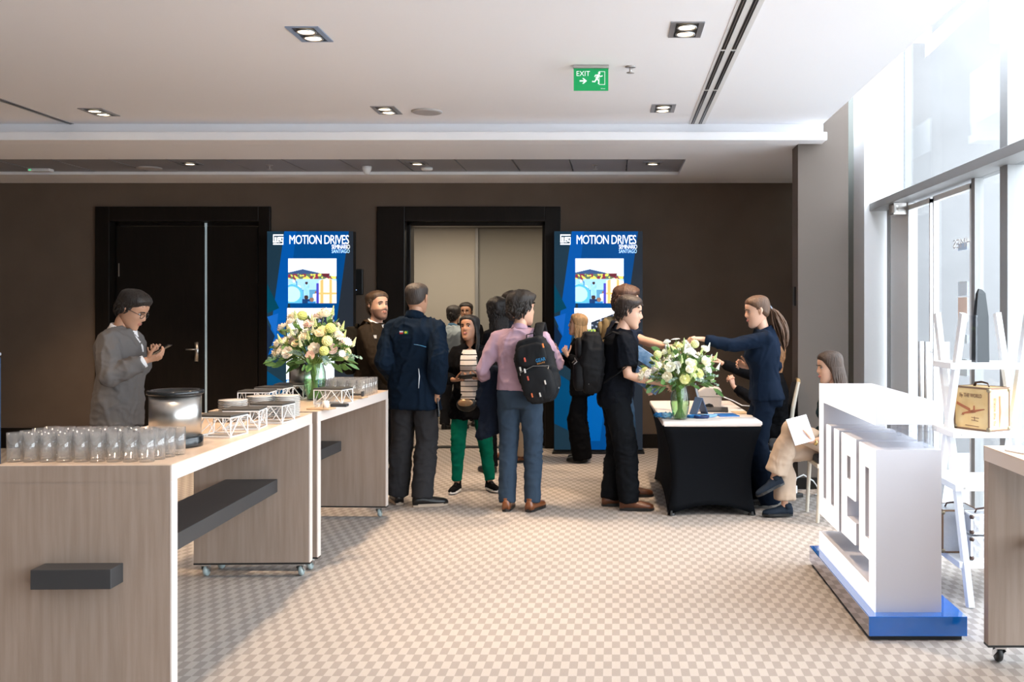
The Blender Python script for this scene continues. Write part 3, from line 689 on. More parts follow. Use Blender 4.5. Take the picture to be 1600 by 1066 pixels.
def photo(kind):
    """small picture shown on the display, painted cell by cell"""
    m = MB(); n = 96; rnd = random.Random(kind)
    crowd = [(rnd.uniform(0, 1), .50 - .42 * (i / 22) + rnd.uniform(-.02, .02), rnd.choice([(.03, .20, .50), (.10, .42, .75), (.75, .88, .97), (.30, .62, .85), (.01, .04, .14), (.55, .78, .92)]), rnd.choice([(.05, .03, .03), (.25, .14, .10), (.9, .92, .96)])) for i in range(22)]
    def c(u, v):
        j = noise.noise(V((u * 17, v * 15, kind * 3))); k = noise.noise(V((u * 11, v * 11, kind * 7)))
        if kind == 3:
            if v < .16: return (.05, .22, .65) if j > -.1 else (.5, .7, .9)
            if abs(v - .42 - u * .25) < .02 and .15 < u < .5: return (.1, .2, .35)
            return (.78, .90, 1.0)
        if kind == 2:
            roof = .62 + max(0, u - .25) * .42
            if u > .35 and .50 < v < roof: return (.02, .03, .05) if j < .25 else (.25, .3, .4)
            if v > .50: return (.95, .95, 1.0) if k < .1 else (.80, .90, 1.0)
            if v > .42: return (.35, .45, .08) if j > 0 else (.05, .12, .12)
            out = (.35, .62, .82)
            for cu_, cv_, cb_, ch_ in crowd:
                sc_ = .032
                if (u - cu_) ** 2 + (v - cv_ * .8) ** 2 < sc_ ** 2 * .7: out = ch_
                elif abs(u - cu_) < sc_ * 1.5 and v < cv_ * .8 - sc_ * .7: out = cb_
            return out
        hx, hz = u - .78, v - .70
        if (hx / .09) ** 2 + (hz / .12) ** 2 < 1: return (.95, .95, 1) if hz > -.03 else (.12, .02, .03)
        if u > .64 and v < .56 - abs(u - .80) * .35: return (.95, .45, .16) if abs(u - .70) < .03 or abs(u - .88) < .022 or abs(v - .22) < .02 else (.97, .80, .66)
        if .58 < u <= .64 and v < .45: return (.06, .06, .45)
        if v > .76 - .25 * abs(u - .3) and v > .6: return (.72, .88, 1.0)
        if .66 < v <= .8 - .3 * abs(u - .3) and u < .62: return (.04, .08, .20)
        if .54 < v <= .68 or (u > .88 and v > .54 and v < .84): return (.70, .68, .12) if j > .12 else ((.22, .03, .06) if k > 0 else (.10, .16, .10))
        if (u - .08) ** 2 + (v * 1.0 - .2) ** 2 < .05: return (.10, .45, .75) if (u - .08) ** 2 + (v - .2) ** 2 > .03 else (.45, .75, .88)
        out = (.35, .62, .82) if v > .3 else (.10, .30, .50)
        for cu_, cv_, cb_, ch_ in crowd:
            sc_ = .035 + (.5 - cv_) * .05
            if (u - cu_) ** 2 + ((v - cv_) * .95) ** 2 < sc_ ** 2 * .7: out = ch_
            elif abs(u - cu_) < sc_ * 1.5 and v < cv_ - sc_ * .7: out = tuple(q * (1 + .35 * j) for q in cb_)
        return out
    for i in range(n):
        for jx in range(n):
            u, v = jx / n, i / n
            m.add([(u, 0, v), (u + 1 / n, 0, v), (u + 1 / n, 0, v + 1 / n), (u, 0, v + 1 / n)], [(0, 1, 2, 3)], c(u + .5 / n, v + .5 / n))
    return m
def logo_flat():
    """framed three-letter mark, unit square-ish, lower left at the origin"""
    m = MB()
    def b(x0, z0, x1, z1): m.box((x0, -.001, z0), (x1, 0, z1))
    b(0, .88, 1, 1); b(0, .25, .07, .88); b(0, 0, 1, .12); b(.93, .12, 1, .74)
    b(0, .20, .36, .32)
    for x in (.14, .26): b(x, .25, x + .08, .74)
    b(.42, .22, .50, .74); b(.50, .64, .66, .74); b(.58, .44, .66, .74); b(.50, .42, .66, .52); b(.50, .22, .66, .32)
    b(.72, .30, .80, .74); b(.72, .64, 1, .74); b(.72, .30, .93, .40)
    return m
m_art = M('screen artwork', attr=True, emit=((1, 1, 1), .8), rough=.4, spec=.1)
m_pho = M('screen picture', attr=True, emit=((1, 1, 1), 1.0), rough=.4, spec=.1)
m_ltr = M('lit white lettering', (.9, .9, .9), .4, emit=((.95, .97, 1), 1.3))
m_ltb = M('lit pale blue lettering', (.5, .75, .95), .4, emit=((.45, .75, 1), 1.2))
def totem(px0, px1, label):
    D = 10.88; x0, x1 = FX(px0, D), FX(px1, D); W = x1 - x0; z1 = EYE + (487 - 361.5) / F * D
    t = empty('display_totem', ((x0 + x1) / 2, D, 0), 0, label, 'display screen', 'tall lit displays on both sides of the doorway')
    MB().box((-W / 2, 0, .02), (W / 2, .12, z1)).build('cabinet', m_black, t, bevel=.004)
    MB().box((-W / 2 - .02, -.06, 0), (W / 2 + .02, .18, .02)).build('base_plate', m_black, t)
    sc = artwork(); sx = W; szz = (z1 - .04) / 2.5
    place(sc, T(-W / 2, -.003, .04) @ Matrix.Diagonal((sx, 1, szz, 1))); s = sc.build('screen', m_art, t)
    def px(a): return FX(a, D) - FX(866, D) - W / 2
    def pz(a): return EYE + (487 - a) / F * D
    for k, (a, b_, c_, d_) in enumerate([(899, 404, 974.5, 474), (897.5, 481.5, 971, 548), (896, 556, 971, 600)]):
        q = photo(k + 1); place(q, T(px(a), -.006, pz(d_)) @ Matrix.Diagonal((px(c_) - px(a), 1, pz(b_) - pz(d_), 1))); q.build('picture', m_pho, s)
    q = logo_flat(); place(q, T(px(875.5), -.006, pz(382.5)) @ Matrix.Diagonal((px(891.5) - px(875.5), 1, pz(366.5) - pz(382.5), 1))); q.build('emblem', m_ltr, s)
    q = text_mb('MOTION DRIVES', px(994) - px(901), pz(367.5) - pz(381.5), tight=.9); place(q, T(px(901), -.006, pz(381.5))); q.build('title_lettering', m_ltr, s)
    q = text_mb('SEMINARIO', px(995.5) - px(967), pz(382.5) - pz(389), tight=.9); place(q, T(px(967), -.006, pz(389))); q.build('subtitle_lettering', m_ltr, s)
    q = text_mb('SANTIAGO', px(995) - px(967), pz(389.8) - pz(395.6), tight=1.0); place(q, T(px(967), -.006, pz(395.6))); q.build('subtitle_lettering', m_ltb, s)
totem(417.5, 552, 'tall lit blue display left of the doorway, behind the cream bouquet')
totem(866, 1004, 'tall lit blue display right of the doorway, behind the blonde person')

# ---------------------------------------------------------------- the big white lightbox sign
X0, X1 = 1.2405, 1.56; YA, YE = 4.747, 6.03; B = .115
t = empty('lightbox_sign', ((X0 + X1) / 2, YA, 0), 0, 'white glowing sign of block letters on a blue plinth, beside the window', 'sign')
m_sgw = M('white satin acrylic', (.56, .55, .59), .35, coat=.2); m_lit = M('lit acrylic face', (.95, .95, .97), .3, emit=((1, .985, 1), .62))
m_blue = M('deep blue gloss acrylic', (.004, .12, .48), .08, coat=1); m_foot = M('black foot', (.01, .01, .01), .6)
def S(y): return y - YA
hx = (X1 - X0) / 2
MB().box((-.19, S(4.70), 0), (.24, S(6.08), .022)).build('foot', m_foot, t)
MB().box((-.203, S(4.68), .022), (.26, S(6.10), B)).build('plinth', m_blue, t, bevel=.002)
MB().box((-.205, S(4.682), .024), (-.2032, S(6.098), B - .002)).build('mirror_strip', M('smoked mirror', (.45, .48, .62), .04, 1), t)
def U(u): return S(YE) - u           # u runs along the word from its far end
# each glyph outline in (along, height)
glyphs = [('top_bar', [(0, 1.01), (1.283, 1.01), (1.283, 1.115), (0, 1.115)]),
          ('letter', [(0, .33), (.51, .33), (.51, .89), (.405, .89), (.405, .44), (.305, .44), (.305, .89), (.20, .89), (.20, .44), (.10, .44), (.10, 1.01), (0, 1.01)]),
          ('letter', [(.59, .345), (.90, .345), (.90, .455), (.70, .455), (.70, .57), (.90, .57), (.90, .89), (.59, .89)]),
          ('letter', [(.985, .34), (1.18, .34), (1.18, .115 + .105), (1.18, .89), (.985, .89)]),
          ('bottom_bar', [(0, B), (1.283, B), (1.283, .89), (1.18, .89), (1.18, .22), (0, .22)])]
def sign_piece(name, rects, x0, x1, mat, mat2):
    m = MB(); f = MB()
    for a, z0, b, z1 in rects:
        m.box((x0 + .006, U(b), z0), (x1, U(a), z1)); f.box((x0, U(b), z0), (x0 + .006, U(a), z1))
    o = m.build(name, mat, t); f.build('lit_face', mat2, o); return o
sign_piece('top_bar', [(0, 1.01, 1.283, 1.115)], -hx, hx, m_sgw, m_lit)
sign_piece('letter', [(0, .33, .10, 1.0098), (.10, .33, .51, .44), (.20, .44, .305, .89), (.405, .44, .51, .89)], -hx, hx, m_sgw, m_lit)
sign_piece('letter', [(.59, .345, .70, .89), (.70, .345, .90, .455), (.70, .57, .90, .66), (.70, .785, .90, .89), (.80, .66, .90, .785)], -hx, hx, m_sgw, m_lit)
sign_piece('letter', [(.985, .34, 1.085, .89), (1.085, .34, 1.1798, .435), (1.085, .785, 1.1798, .89)], -hx, hx, m_sgw, m_lit)
sign_piece('bottom_bar', [(0, B, 1.283, .22), (1.18, .22, 1.283, .89)], -hx, hx, m_sgw, m_lit)
MB().box((hx - .03, U(1.27), .225), (hx - .02, U(.51), 1.008)).build('clear_panel', m_acryl, t)
q = MB()
for u in (.75, 1.2):
    q.box((hx - .06, U(u) - .01, .892), (hx - .04, U(u) + .01, 1.008))
q.build('clear_spacer', m_acryl, t)

# ---------------------------------------------------------------- white ladder shelf
t = empty('ladder_shelf', (1.86, 5.2, 0), 0, 'white A-frame ladder shelf against the window, holding cases', 'shelf', None)
LX = (0.0, .37)
for x in LX:
    for (ya, yb) in ((0, .60), (.70, .16)):
        MB().box((-.012, -.018, 0), (.012, .018, 1.0)).v
        a = V((x, ya, 0)); b_ = V((x + (.02 if x == 0 else -.0), yb, 1.54)); q = MB(); q.tube([a, b_], [(.014, .026)] * 2, 4, flat=(1, 1, 0)); q.build('leg', m_white, t)
for z, w0, w1 in ((.22, .08, .62), (.62, .14, .56), (.90, .18, .54), (1.27, .22, .52)):
    q = MB().box((-.03, w0, z - .035), (.40, w1, z)); q.build('shelf_board', m_white, t, bevel=.004)
    MB().lathe([(.006, 0), (.006, .004)], 10, xf=T(.02, w0 - .001, z - .018) @ RX(R(90))).build('screw', m_steel, q and t)
# cases
def case(w, d, h, loc, rz, mat, edge, corner, name, label, cat):
    c = empty(name, loc, rz, label, cat)
    MB().box((-w / 2, -d / 2, 0), (w / 2, d / 2, h)).build('body', mat, c, bevel=.008)
    e = MB(); k = .010; g = .0025
    for y in (-d / 2 - g, d / 2 - k + g):
        for z in (-g + g, h - k + g): e.box((-w / 2 - g, y, z), (w / 2 + g, y + k, z + k))
        for x in (-w / 2 - g, w / 2 - k + g): e.box((x, y, 0), (x + k, y + k, h + g))
    for x in (-w / 2 - g, w / 2 - k + g):
        for z in (0, h - k + g): e.box((x, -d / 2, z), (x + k, d / 2, z + k))
    e.build('leather_edging', edge, c, bevel=.002)
    for x in (-1, 1):
        for y in (-1, 1):
            for z in (0.012, h - .012):
                MB().ball((x * (w / 2 - .005), y * (d / 2 - .005), z), .014, 8, 6).build('corner_cap', corner, c, smooth=True)
    hd = MB(); hd.tube([(-.05, 0, h), (-.04, 0, h + .02), (0, 0, h + .026), (.04, 0, h + .02), (.05, 0, h)], [(.008, .004)] * 5, 8); hd.build('handle', M('dark brown leather', (.05, .02, .015), .5), c, smooth=True)
    return c
m_tan = M('tan printed board', (.70, .46, .19), .6, var=(9, (.80, .60, .30))); m_brn = M('brown leather trim', (.20, .11, .06), .55); m_brass = M('aged brass', (.30, .24, .16), .4, .8)
c = case(.235, .165, .235, (2.03, 5.50, .9005), R(-60), m_tan, m_brn, m_brass, 'vintage_suitcase', 'tan vintage suitcase with plane drawing on the white ladder shelf', 'suitcase')
m_ink = M('brown print', (.28, .13, .07), .7)
tx = text_mb('Fly THE WORLD', .15, .028); place(tx, T(-.08, -.084, .172)); tx.build('lettering', m_ink, c)
pl = MB()
for poly in ([(-.10, .135), (-.098, .15), (-.01, .118), (-.006, .10)], [(-.02, .105), (.085, .122), (.09, .118), (.0, .093)], [(-.065, .082), (-.062, .09), (.01, .112), (.03, .098)], [(-.075, .078), (-.05, .085), (-.052, .078)], [(.012, .11), (.024, .11), (.022, .135), (.014, .135)]): pl.prism(poly, 'y', -.0845, -.082)
pl.build('plane_drawing', M('red brown print', (.42, .14, .06), .7), c)
pl = MB()
for a in ([(.0, .07), (.05, .068)], [(.02, .075), (.022, .055)], [(.0, .055), (.045, .052)], [(-.04, .025), (.05, .022)]): pl.tube([(a[0][0], -.0835, a[0][1]), (a[1][0], -.0835, a[1][1])], .0018, 5)
pl.build('line_drawing', m_ink, c)
tx = text_mb('TO THE WORLD', .15, .016); place(tx, T(.1192, -.03, .03) @ RZ(R(90)) @ RY(R(-90))); tx.build('side_lettering', m_ink, c)
pl = MB(); pl.prism([(0.0, .02), (.012, .1), (.006, .19), (-.004, .19), (-.002, .1)], 'x', .1175, .1192); pl.build('side_drawing', M('red brown print'), c)
m_slv = M('silver quilted panel', (.62, .64, .68), .3, .6, bump=(30, .4)); 
case(.20, .21, .235, (1.905, 5.585, .2205), 0, m_slv, m_brn, m_brass, 'silver_case', 'silver trunk with brown leather corners at the left on the low shelf', 'case')
case(.18, .115, .125, (1.995, 5.37, .2205), 0, m_slv, m_white, M('dark corner metal', (.08, .05, .04), .4, .6), 'silver_case', 'small silver case beside the oak counter, under another one', 'case')
case(.18, .115, .105, (1.995, 5.37, .3595), 0, m_slv, m_white, M('dark corner metal'), 'silver_case', 'small silver case lying on top of another one near the oak counter', 'case')
# glass trophy
t = empty('glass_trophy', (FX(1532, 5.5), 5.5, 1.2705), R(12), 'tall dark glass obelisk standing on the top of the ladder shelf', 'trophy')
q = MB(); q.rings([[(-.042, -.02, 0), (.042, -.02, 0), (.042, .02, 0), (-.042, .02, 0)], [(-.036, -.016, .25), (.040, -.016, .25), (.040, .016, .25), (-.036, .016, .25)], [(-.022, -.012, .38), (.024, -.012, .38), (.024, .012, .38), (-.022, .012, .38)], [(-.012, -.006, .405), (.008, -.006, .40), (.008, .006, .40), (-.012, .006, .405)]])
q.build('obelisk', M('smoky dark glass', (.02, .024, .028), .3, spec=.4), t)
MB().box((-.05, -.03, 0), (-.038, .03, .26)).build('clear_edge', m_acryl, t)
# booklets on the right counter
for k, (x, y, rz, c_, lb) in enumerate([(1.80, 4.20, R(20), (.86, .87, .9), 'lower white booklet on the oak counter at the right edge'), (1.86, 4.12, R(6), (.55, .57, .66), 'grey printed booklet lying on the white one at the right edge')]):
    o = MB().box((-.11, -.09, 0), (.11, .09, .006)).build('booklet', M('paper %d' % k, c_, .6, var=(40, tuple(q * .8 for q in c_), (1, 12, 1))), loc=(x, y, HT + .0006 + .0065 * k)); o.rotation_euler = (0, 0, rz); tag(o, lb, 'booklet')
# power strip and cable under the chairs
m_cab = M('white cable', (.8, .8, .8), .4)
t = empty('power_adapter', (1.50, 8.3, 0), R(20), 'black power adapter with a white plug on the carpet behind the seated woman', 'adapter')
MB().box((-.07, -.03, 0), (.07, .03, .035)).build('body', m_black, t, bevel=.006); MB().box((-.03, -.02, .035), (.02, .02, .10)).build('plug', m_white, t, bevel=.006)
q = MB(); q.tube([(0, 0, .09), (.02, 0, .16), (.10, .02, .18), (.2, .03, .12), (.28, .04, .02), (.2, .0, .008), (.3, -.1, .008)], .006, 8); q.build('cable', m_cab, t, smooth=True)

# ---------------------------------------------------------------- registration table
TX0, TX1, TY0, TY1, TZ = .345, 1.10, 7.50, 9.28, .715
t = empty('registration_table', ((TX0 + TX1) / 2, (TY0 + TY1) / 2, 0), R(1.2), 'table under a black stretch cover with a cream top, holding flowers and printer', 'table')
a, b_ = (TX1 - TX0) / 2, (TY1 - TY0) / 2
def rrect(a, b_, z, pin, n=10, edge=0):
    pts = []
    cs = [(a, b_), (-a, b_), (-a, -b_), (a, -b_)]
    # corner to corner with inward bow pin
    order = [(-a, -b_), (a, -b_), (a, b_), (-a, b_)]
    for i in range(4):
        p, q = V(order[i]), V(order[(i + 1) % 4]); nrm = V((-(q - p).y, (q - p).x)).normalized()
        for k in range(n):
            s_ = k / n; w = math.sin(math.pi * s_)
            c = p.lerp(q, s_) + nrm * (pin * w); zz = z + edge * w
            pts.append((c.x, c.y, zz))
    return pts
rs = []
for k in range(13):
    s_ = k / 12; z = .008 + (TZ - .03) * s_; pinch = math.sin(math.pi * s_)
    aa = a - .045 * (1 - s_) - .052 * pinch ** 1.0; bb2 = b_ - .045 * (1 - s_) - .052 * pinch
    rs.append(rrect(aa, bb2, z, .02 * pinch + .01, 10, .075 * max(0, 1 - s_ * 3.2)))
cv = MB(); cv.rings(rs)
m_span = M('black stretch fabric', (.006, .007, .009), .8, bump=(5, .15), spec=.04)
cv.build('stretch_cover', m_span, t, smooth=True)
MB().box((-a, -b_, TZ - .035), (a, b_, TZ + .005)).build('cream_top', M('cream cloth', (.74, .66, .62), .6, bump=(60, .05)), t, bevel=.012)
for sx in (-1, 1):
    for sy in (-1, 1): MB().lathe([(.02, 0), (.03, .004), (.02, .04)], 10, (sx * (a - .07), sy * (b_ - .07), 0)).build('foot', m_black, t)
TZ = .7205
# lanyards
m_lb = M('bright blue ribbon', (.03, .22, .55), .5); m_lb2 = M('pale blue ribbon', (.25, .50, .78), .5); m_ld = M('navy ribbon', (.01, .03, .12), .5)
def lanyard(x, y, r, mat, label, seed, pile=False):
    rnd = random.Random(seed); q = MB(); pts = []
    for i in range(26):
        aa = i * .85; rr = r * rnd.uniform(.5, 1); pts.append((rr * math.cos(aa) * 1.3, rr * math.sin(aa) * .8, rnd.uniform(.008, .045 if pile else .014)))
    q.tube(pts, [(.009, .0022)] * 26, 6, flat=(0, 0, 1)); o = q.build('lanyard', mat, loc=(x, y, TZ), smooth=True); tag(o, label, 'lanyard', 'lanyards on the registration table')
lanyard(FX(1034, 7.75), 7.75, .05, m_lb, 'bright blue heap of lanyard left of the vase', 1, True)
lanyard(FX(1043, 7.72), 7.72, .04, m_lb2, 'pale blue lanyard between the blue heap and the vase', 2, True)
lanyard(FX(1084, 7.78), 7.78, .055, m_lb, 'blue lanyard flat on the table right of the vase', 3)
lanyard(FX(1097, 7.74), 7.74, .055, m_ld, 'navy lanyard in the middle of the table front', 4)
lanyard(FX(1108, 7.82), 7.82, .05, m_lb2, 'pale blue lanyard touching the blue booklet', 5)
def flat(name, px, py, w, d, rz, mat, label, cat, h=.004, zz=0):
    D = (EYE - TZ) * F / (py - VY); o = MB().box((-w / 2, -d / 2, 0), (w / 2, d / 2, h)).build(name, mat, loc=(FX(px, D), D, TZ + zz)); o.rotation_euler = (0, 0, rz); return tag(o, label, cat)
flat('booklet', 1135, 649, .16, .22, R(8), M('royal blue print', (.01, .10, .42), .4, var=(7, (.02, .2, .6))), 'blue printed booklet near the right front of the table', 'booklet', .006)
flat('badge_sheet', 1116, 648, .10, .20, R(20), M('patterned badge print', (.5, .4, .4), .5, var=(60, (.85, .85, .9))), 'patterned badge sheet left of the blue booklet', 'paper', .0015)
flat('envelope', 1157, 645, .12, .24, R(5), M('kraft paper', (.62, .45, .28), .7), 'tan paper envelope at the right edge of the table', 'envelope', .003)
# laptop seen from its side
D = 8.35; t = empty('laptop', (FX(1117, D), D, TZ), R(-96), 'thin dark laptop opened on the registration table, screen to the left', 'laptop')
MB().box((-.16, -.11, 0), (.16, .11, .014)).build('keyboard_base', M('dark grey metal', (.06, .065, .07), .35, .7), t, bevel=.003)
s = MB().box((-.16, 0, 0), (.16, .008, .21)); place(s, T(0, -.118, .012) @ RX(R(14))); s.build('screen_lid', M('blue silver metal', (.30, .38, .48), .3, .5), t, bevel=.002)
# label printer
D = 8.55; t = empty('label_printer', (FX(1111, D), D + .12, TZ), R(-8), 'cream label printer on the registration table beside the laptop', 'printer')
m_pr = M('cream plastic', (.66, .58, .52), .45)
prof = [(-.10, 0), (.10, 0), (.10, .14), (.075, .165), (-.02, .185), (-.10, .145)]
MB().prism(prof, 'y', -.11, .11).build('housing', m_pr, t, bevel=.012); MB().box((-.101, -.112, .098), (.101, .112, .1005)).build('seam', M('dark seam', (.2, .17, .15), .6), t)
q = MB(); q.lathe([(.045, -.1125), (.045, -.109)], 20, xf=T(-.0, 0, .0) @ RX(R(90)) @ T(0, 0, 0)); q.v = [V((v.x, -.1125 if v.y > 0 else -.1125 + (v.y + .1125), max(v.z, .0))) for v in q.v]
MB().prism([(-.045, 0), (.045, 0), (.03, .03), (0, .04), (-.03, .03)], 'y', -.1115, -.109).build('paper_slot', m_black, t)
MB().box((.06, -.112, .115), (.072, -.109, .13)).build('button', m_black, t)
q = MB(); q.tube([(.1, .05, .09), (.2, .06, .05), (.28, .05, .01), (.40, .0, .006)], .005, 8); q.build('cable', m_cab, t, smooth=True)
t = empty('folded_card', (FX(1092, 8.05), 8.05, TZ), R(30), 'blue folded card standing on the table behind the white flowers', 'card')
q = MB(); q.prism([(-.06, 0), (-.055, 0), (.0, .125), (.055, 0), (.06, 0), (.003, .135), (-.003, .135)], 'y', -.05, .05); q.build('card_body', M('slate blue card', (.06, .12, .24), .5), t)
# blue partition edge at the far left
D = 4.6; t = empty('blue_screen', (-2.915, D, 0), 0, 'navy blue upholstered screen cut off at the left frame edge', 'screen')
MB().box((-.07, -.02, .04), (.072, .02, 1.345)).build('panel', M('navy fabric', (.004, .035, .095), .7), t, bevel=.012)
MB().box((-.07, -.021, 1.346), (.07, .021, 1.36)).build('top_cap', M('grey trim', (.3, .32, .35), .4), t, bevel=.004)
MB().box((-.10, -.15, 0), (.08, .15, .04)).build('base', m_black, t, bevel=.004)

# ---------------------------------------------------------------- banquet chairs
m_cream = M('cream lacquered frame', (.62, .56, .47), .35); m_seat = M('dark grey fabric', (.035, .036, .042), .8, bump=(80, .2)); m_gold = M('tan trim', (.42, .28, .13), .5)
def chair(loc, rz, label):
    t = empty('banquet_chair', loc, rz, label, 'chair', 'banquet chairs by the pillar')   # front is +Y
    MB().box((-.21, -.20, .43), (.21, .21, .485)).build('seat', m_seat, t, bevel=.02, seg=3)
    MB().box((-.215, -.205, .40), (.215, .215, .432)).build('seat_frame', m_cream, t, bevel=.004)
    for sx in (-1, 1):
        MB().tube([(sx * .195, .19, .41), (sx * .20, .21, 0)], [(.017, .017), (.013, .013)], 8).build('leg', m_cream, t)
        MB().tube([(sx * .195, -.24, 0), (sx * .195, -.20, .42), (sx * .195, -.235, .70), (sx * .185, -.285, .94)], [(.013, .013), (.018, .02), (.018, .02), (.016, .014)], 8).build('leg', m_cream, t)
    q = MB(); q.rings([[(-.175, y0 - .02, z), (.175, y0 - .02, z), (.175, y0 + .02, z), (-.175, y0 + .02, z)] for y0, z in ((-.215, .55), (-.235, .70), (-.262, .84), (-.278, .92))]); q.build('backrest', m_seat, t, bevel=.01)
    q = MB(); q.tube([(-.185, -.285, .93), (-.10, -.292, .955), (.10, -.292, .955), (.185, -.285, .93)], [(.018, .018)] * 4, 8); q.build('top_rail', m_gold, t, smooth=True)
    return t
chair((FX(1238, 8.15) + .02, 8.15, 0), R(80), 'empty banquet chair with dark back and cream frame, between the standing and the seated woman')
chair((1.70, 7.50, 0), R(90), 'cream-framed chair that the woman in beige trousers sits on')
chair((1.33, 8.85, 0), R(85), 'chair behind the standing woman in the navy suit, at the table')
# ---------------------------------------------------------------- people
SKIN = {'light': (.62, .36, .25), 'tan': (.50, .27, .17), 'brown': (.42, .215, .13)}
def skin(k): return M('skin ' + k, SKIN[k], .5, sub=.06, bump=(90, .05))
HEAD = [(-.118, .014, .070, .040), (-.110, .030, .080, .018), (-.092, .046, .086, -.020), (-.070, .056, .086, -.052), (-.045, .063, .086, -.072), (-.020, .068, .085, -.086), (.005, .071, .083, -.095),
        (.025, .073, .082, -.100), (.050, .076, .087, -.101), (.075, .073, .080, -.096), (.095, .061, .063, -.080), (.108, .042, .040, -.056), (.115, .014, .006, -.022)]
def interp(tab, z):
    if z <= tab[0][0]: return tab[0][1:]
    for a, b in zip(tab, tab[1:]):
        if z <= b[0]:
            t = (z - a[0]) / (b[0] - a[0]); return tuple(p + (q - p) * t for p, q in zip(a[1:], b[1:]))
    return tab[-1][1:]
SC = [((0, .090, -.014), (.013, .03, .018), (0, .021, 0)), ((0, .086, .010), (.009, .03, .022), (0, .011, 0)), ((-.014, .088, -.022), (.008, .02, .008), (0, .007, 0)), ((.014, .088, -.022), (.008, .02, .008), (0, .007, 0)),
      ((-.032, .08, .012), (.015, .03, .011), (0, -.010, 0)), ((.032, .08, .012), (.015, .03, .011), (0, -.010, 0)), ((-.030, .085, .030), (.020, .03, .008), (0, .004, 0)), ((.030, .085, .030), (.020, .03, .008), (0, .004, 0)),
      ((0, .09, -.046), (.020, .03, .005), (0, .006, 0)), ((0, .09, -.057), (.018, .03, .005), (0, .006, 0)), ((0, .09, -.0515), (.022, .03, .003), (0, -.003, 0)), ((0, .085, -.098), (.020, .03, .014), (0, .007, 0)),
      ((-.045, .06, -.020), (.02, .03, .02), (-.002, .004, 0)), ((.045, .06, -.020), (.02, .03, .02), (.002, .004, 0))]
def head_rings(nr=52, ns=64):
    rs = []
    for i in range(nr):
        t = i / (nr - 1); z = -.118 + .233 * (.5 - .5 * math.cos(math.pi * t)); w, yf, yb = interp(HEAD, z); rr = []
        for k in range(ns):
            a = 2 * math.pi * k / ns; yc_ = (yf + yb) / 2; ry = (yf - yb) / 2
            sa, ca = math.sin(a), math.cos(a); pw = .88
            rr.append(V((w * math.copysign(abs(ca) ** pw, ca), yc_ + ry * math.copysign(abs(sa) ** pw, sa), z)))
        rs.append(rr)
    return rs
def smooth_rings(rs, it=2):
    for _ in range(it):
        new = [list(r) for r in rs]
        for i in range(1, len(rs) - 1):
            for k in range(len(rs[0])): new[i][k] = rs[i][k] * .5 + (rs[i - 1][k] + rs[i + 1][k]) * .25
        rs = new
    return rs
BASE = smooth_rings(head_rings(), 3)
def sculpt(p, fem):
    d = V((0, 0, 0))
    if p.y > 0:
        for c, r, s_ in SC:
            e = ((p.x - c[0]) / r[0]) ** 2 + ((p.y - c[1]) / r[1]) ** 2 + ((p.z - c[2]) / r[2]) ** 2
            if e < 9: d += V(s_) * math.exp(-e) * (.8 if fem else 1)
    q = p + d
    if fem: q.x *= .95
    return q
def sstep(x): x = max(0, min(1, x)); return x * x * (3 - 2 * x)
HL = {'pony': [(-.11, -.075), (-.06, -.07), (-.035, -.045), (-.005, -.0), (.012, .012), (.022, .03), (.045, .048), (.065, .064), (.10, .074)],
      'short': [(-.11, -.065), (-.06, -.06), (-.035, -.035), (-.005, .0), (.012, .0), (.022, .03), (.045, .045), (.065, .068), (.10, .078)],
      'buzz': [(-.11, -.06), (-.06, -.055), (-.035, -.03), (-.005, .0), (.012, .01), (.022, .04), (.045, .058), (.065, .08), (.10, .09)],
      'long': [(-.11, -.09), (-.03, -.09), (.0, -.06), (.02, -.01), (.045, .035), (.06, .062), (.085, .074), (.10, .076)]}
def hair_cap(style, thick, amp, top=1.0, seed=0):
    line = HL[style]; rs = []
    for r in BASE:
        rr = []
        for p in r:
            n = V((p.x / .075 ** 2, (p.y + .008) / .095 ** 2, (p.z - .01) / .11 ** 2)).normalized()
            zb = interp([(a, b) for a, b in line], p.y)[0]
            zone = sstep((p.z - zb) / .014)
            th = thick * (1 + (top - 1) * sstep((p.z - .03) / .06)) * (.3 + .7 * sstep((p.z - zb) / .045)); q = V((p.x * 26, p.y * 26, p.z * 12 + seed))
            w = noise.noise(q) + .5 * noise.noise(q * 2.3)
            rr.append(p + n * (-.007 + (th + .007 + amp * w) * zone))
        rs.append(rr)
    m = MB(); m.rings(rs); return m
def ik(a, b, l1, l2, pole):
    d = b - a; L_ = min(d.length, (l1 + l2) * .998)
    if d.length > L_: b = a + d.normalized() * L_
    dn = (b - a).normalized(); x = (l1 * l1 - l2 * l2 + L_ * L_) / (2 * L_); h = math.sqrt(max(0, l1 * l1 - x * x))
    pl = V(pole); pl = pl - dn * pl.dot(dn); pl = pl.normalized() if pl.length > 1e-5 else V((0, 1, 0))
    return a + dn * x + pl * h, b
TORSO_M = [(-.12, .135, .105, 0), (-.06, .165, .115, -.005), (0, .168, .115, -.005), (.09, .153, .105, .0), (.19, .150, .108, .005), (.30, .165, .122, .008), (.39, .172, .118, .0), (.445, .155, .095, -.004), (.485, .105, .072, -.008), (.52, .066, .062, -.006), (.56, .060, .060, .0)]
TORSO_F = [(-.12, .140, .110, -.01), (-.06, .172, .120, -.012), (0, .160, .108, -.008), (.09, .130, .092, .0), (.19, .126, .092, .005), (.30, .146, .125, .022), (.39, .148, .108, .006), (.445, .135, .085, -.002), (.485, .09, .065, -.008), (.52, .056, .054, -.006), (.56, .052, .052, .0)]
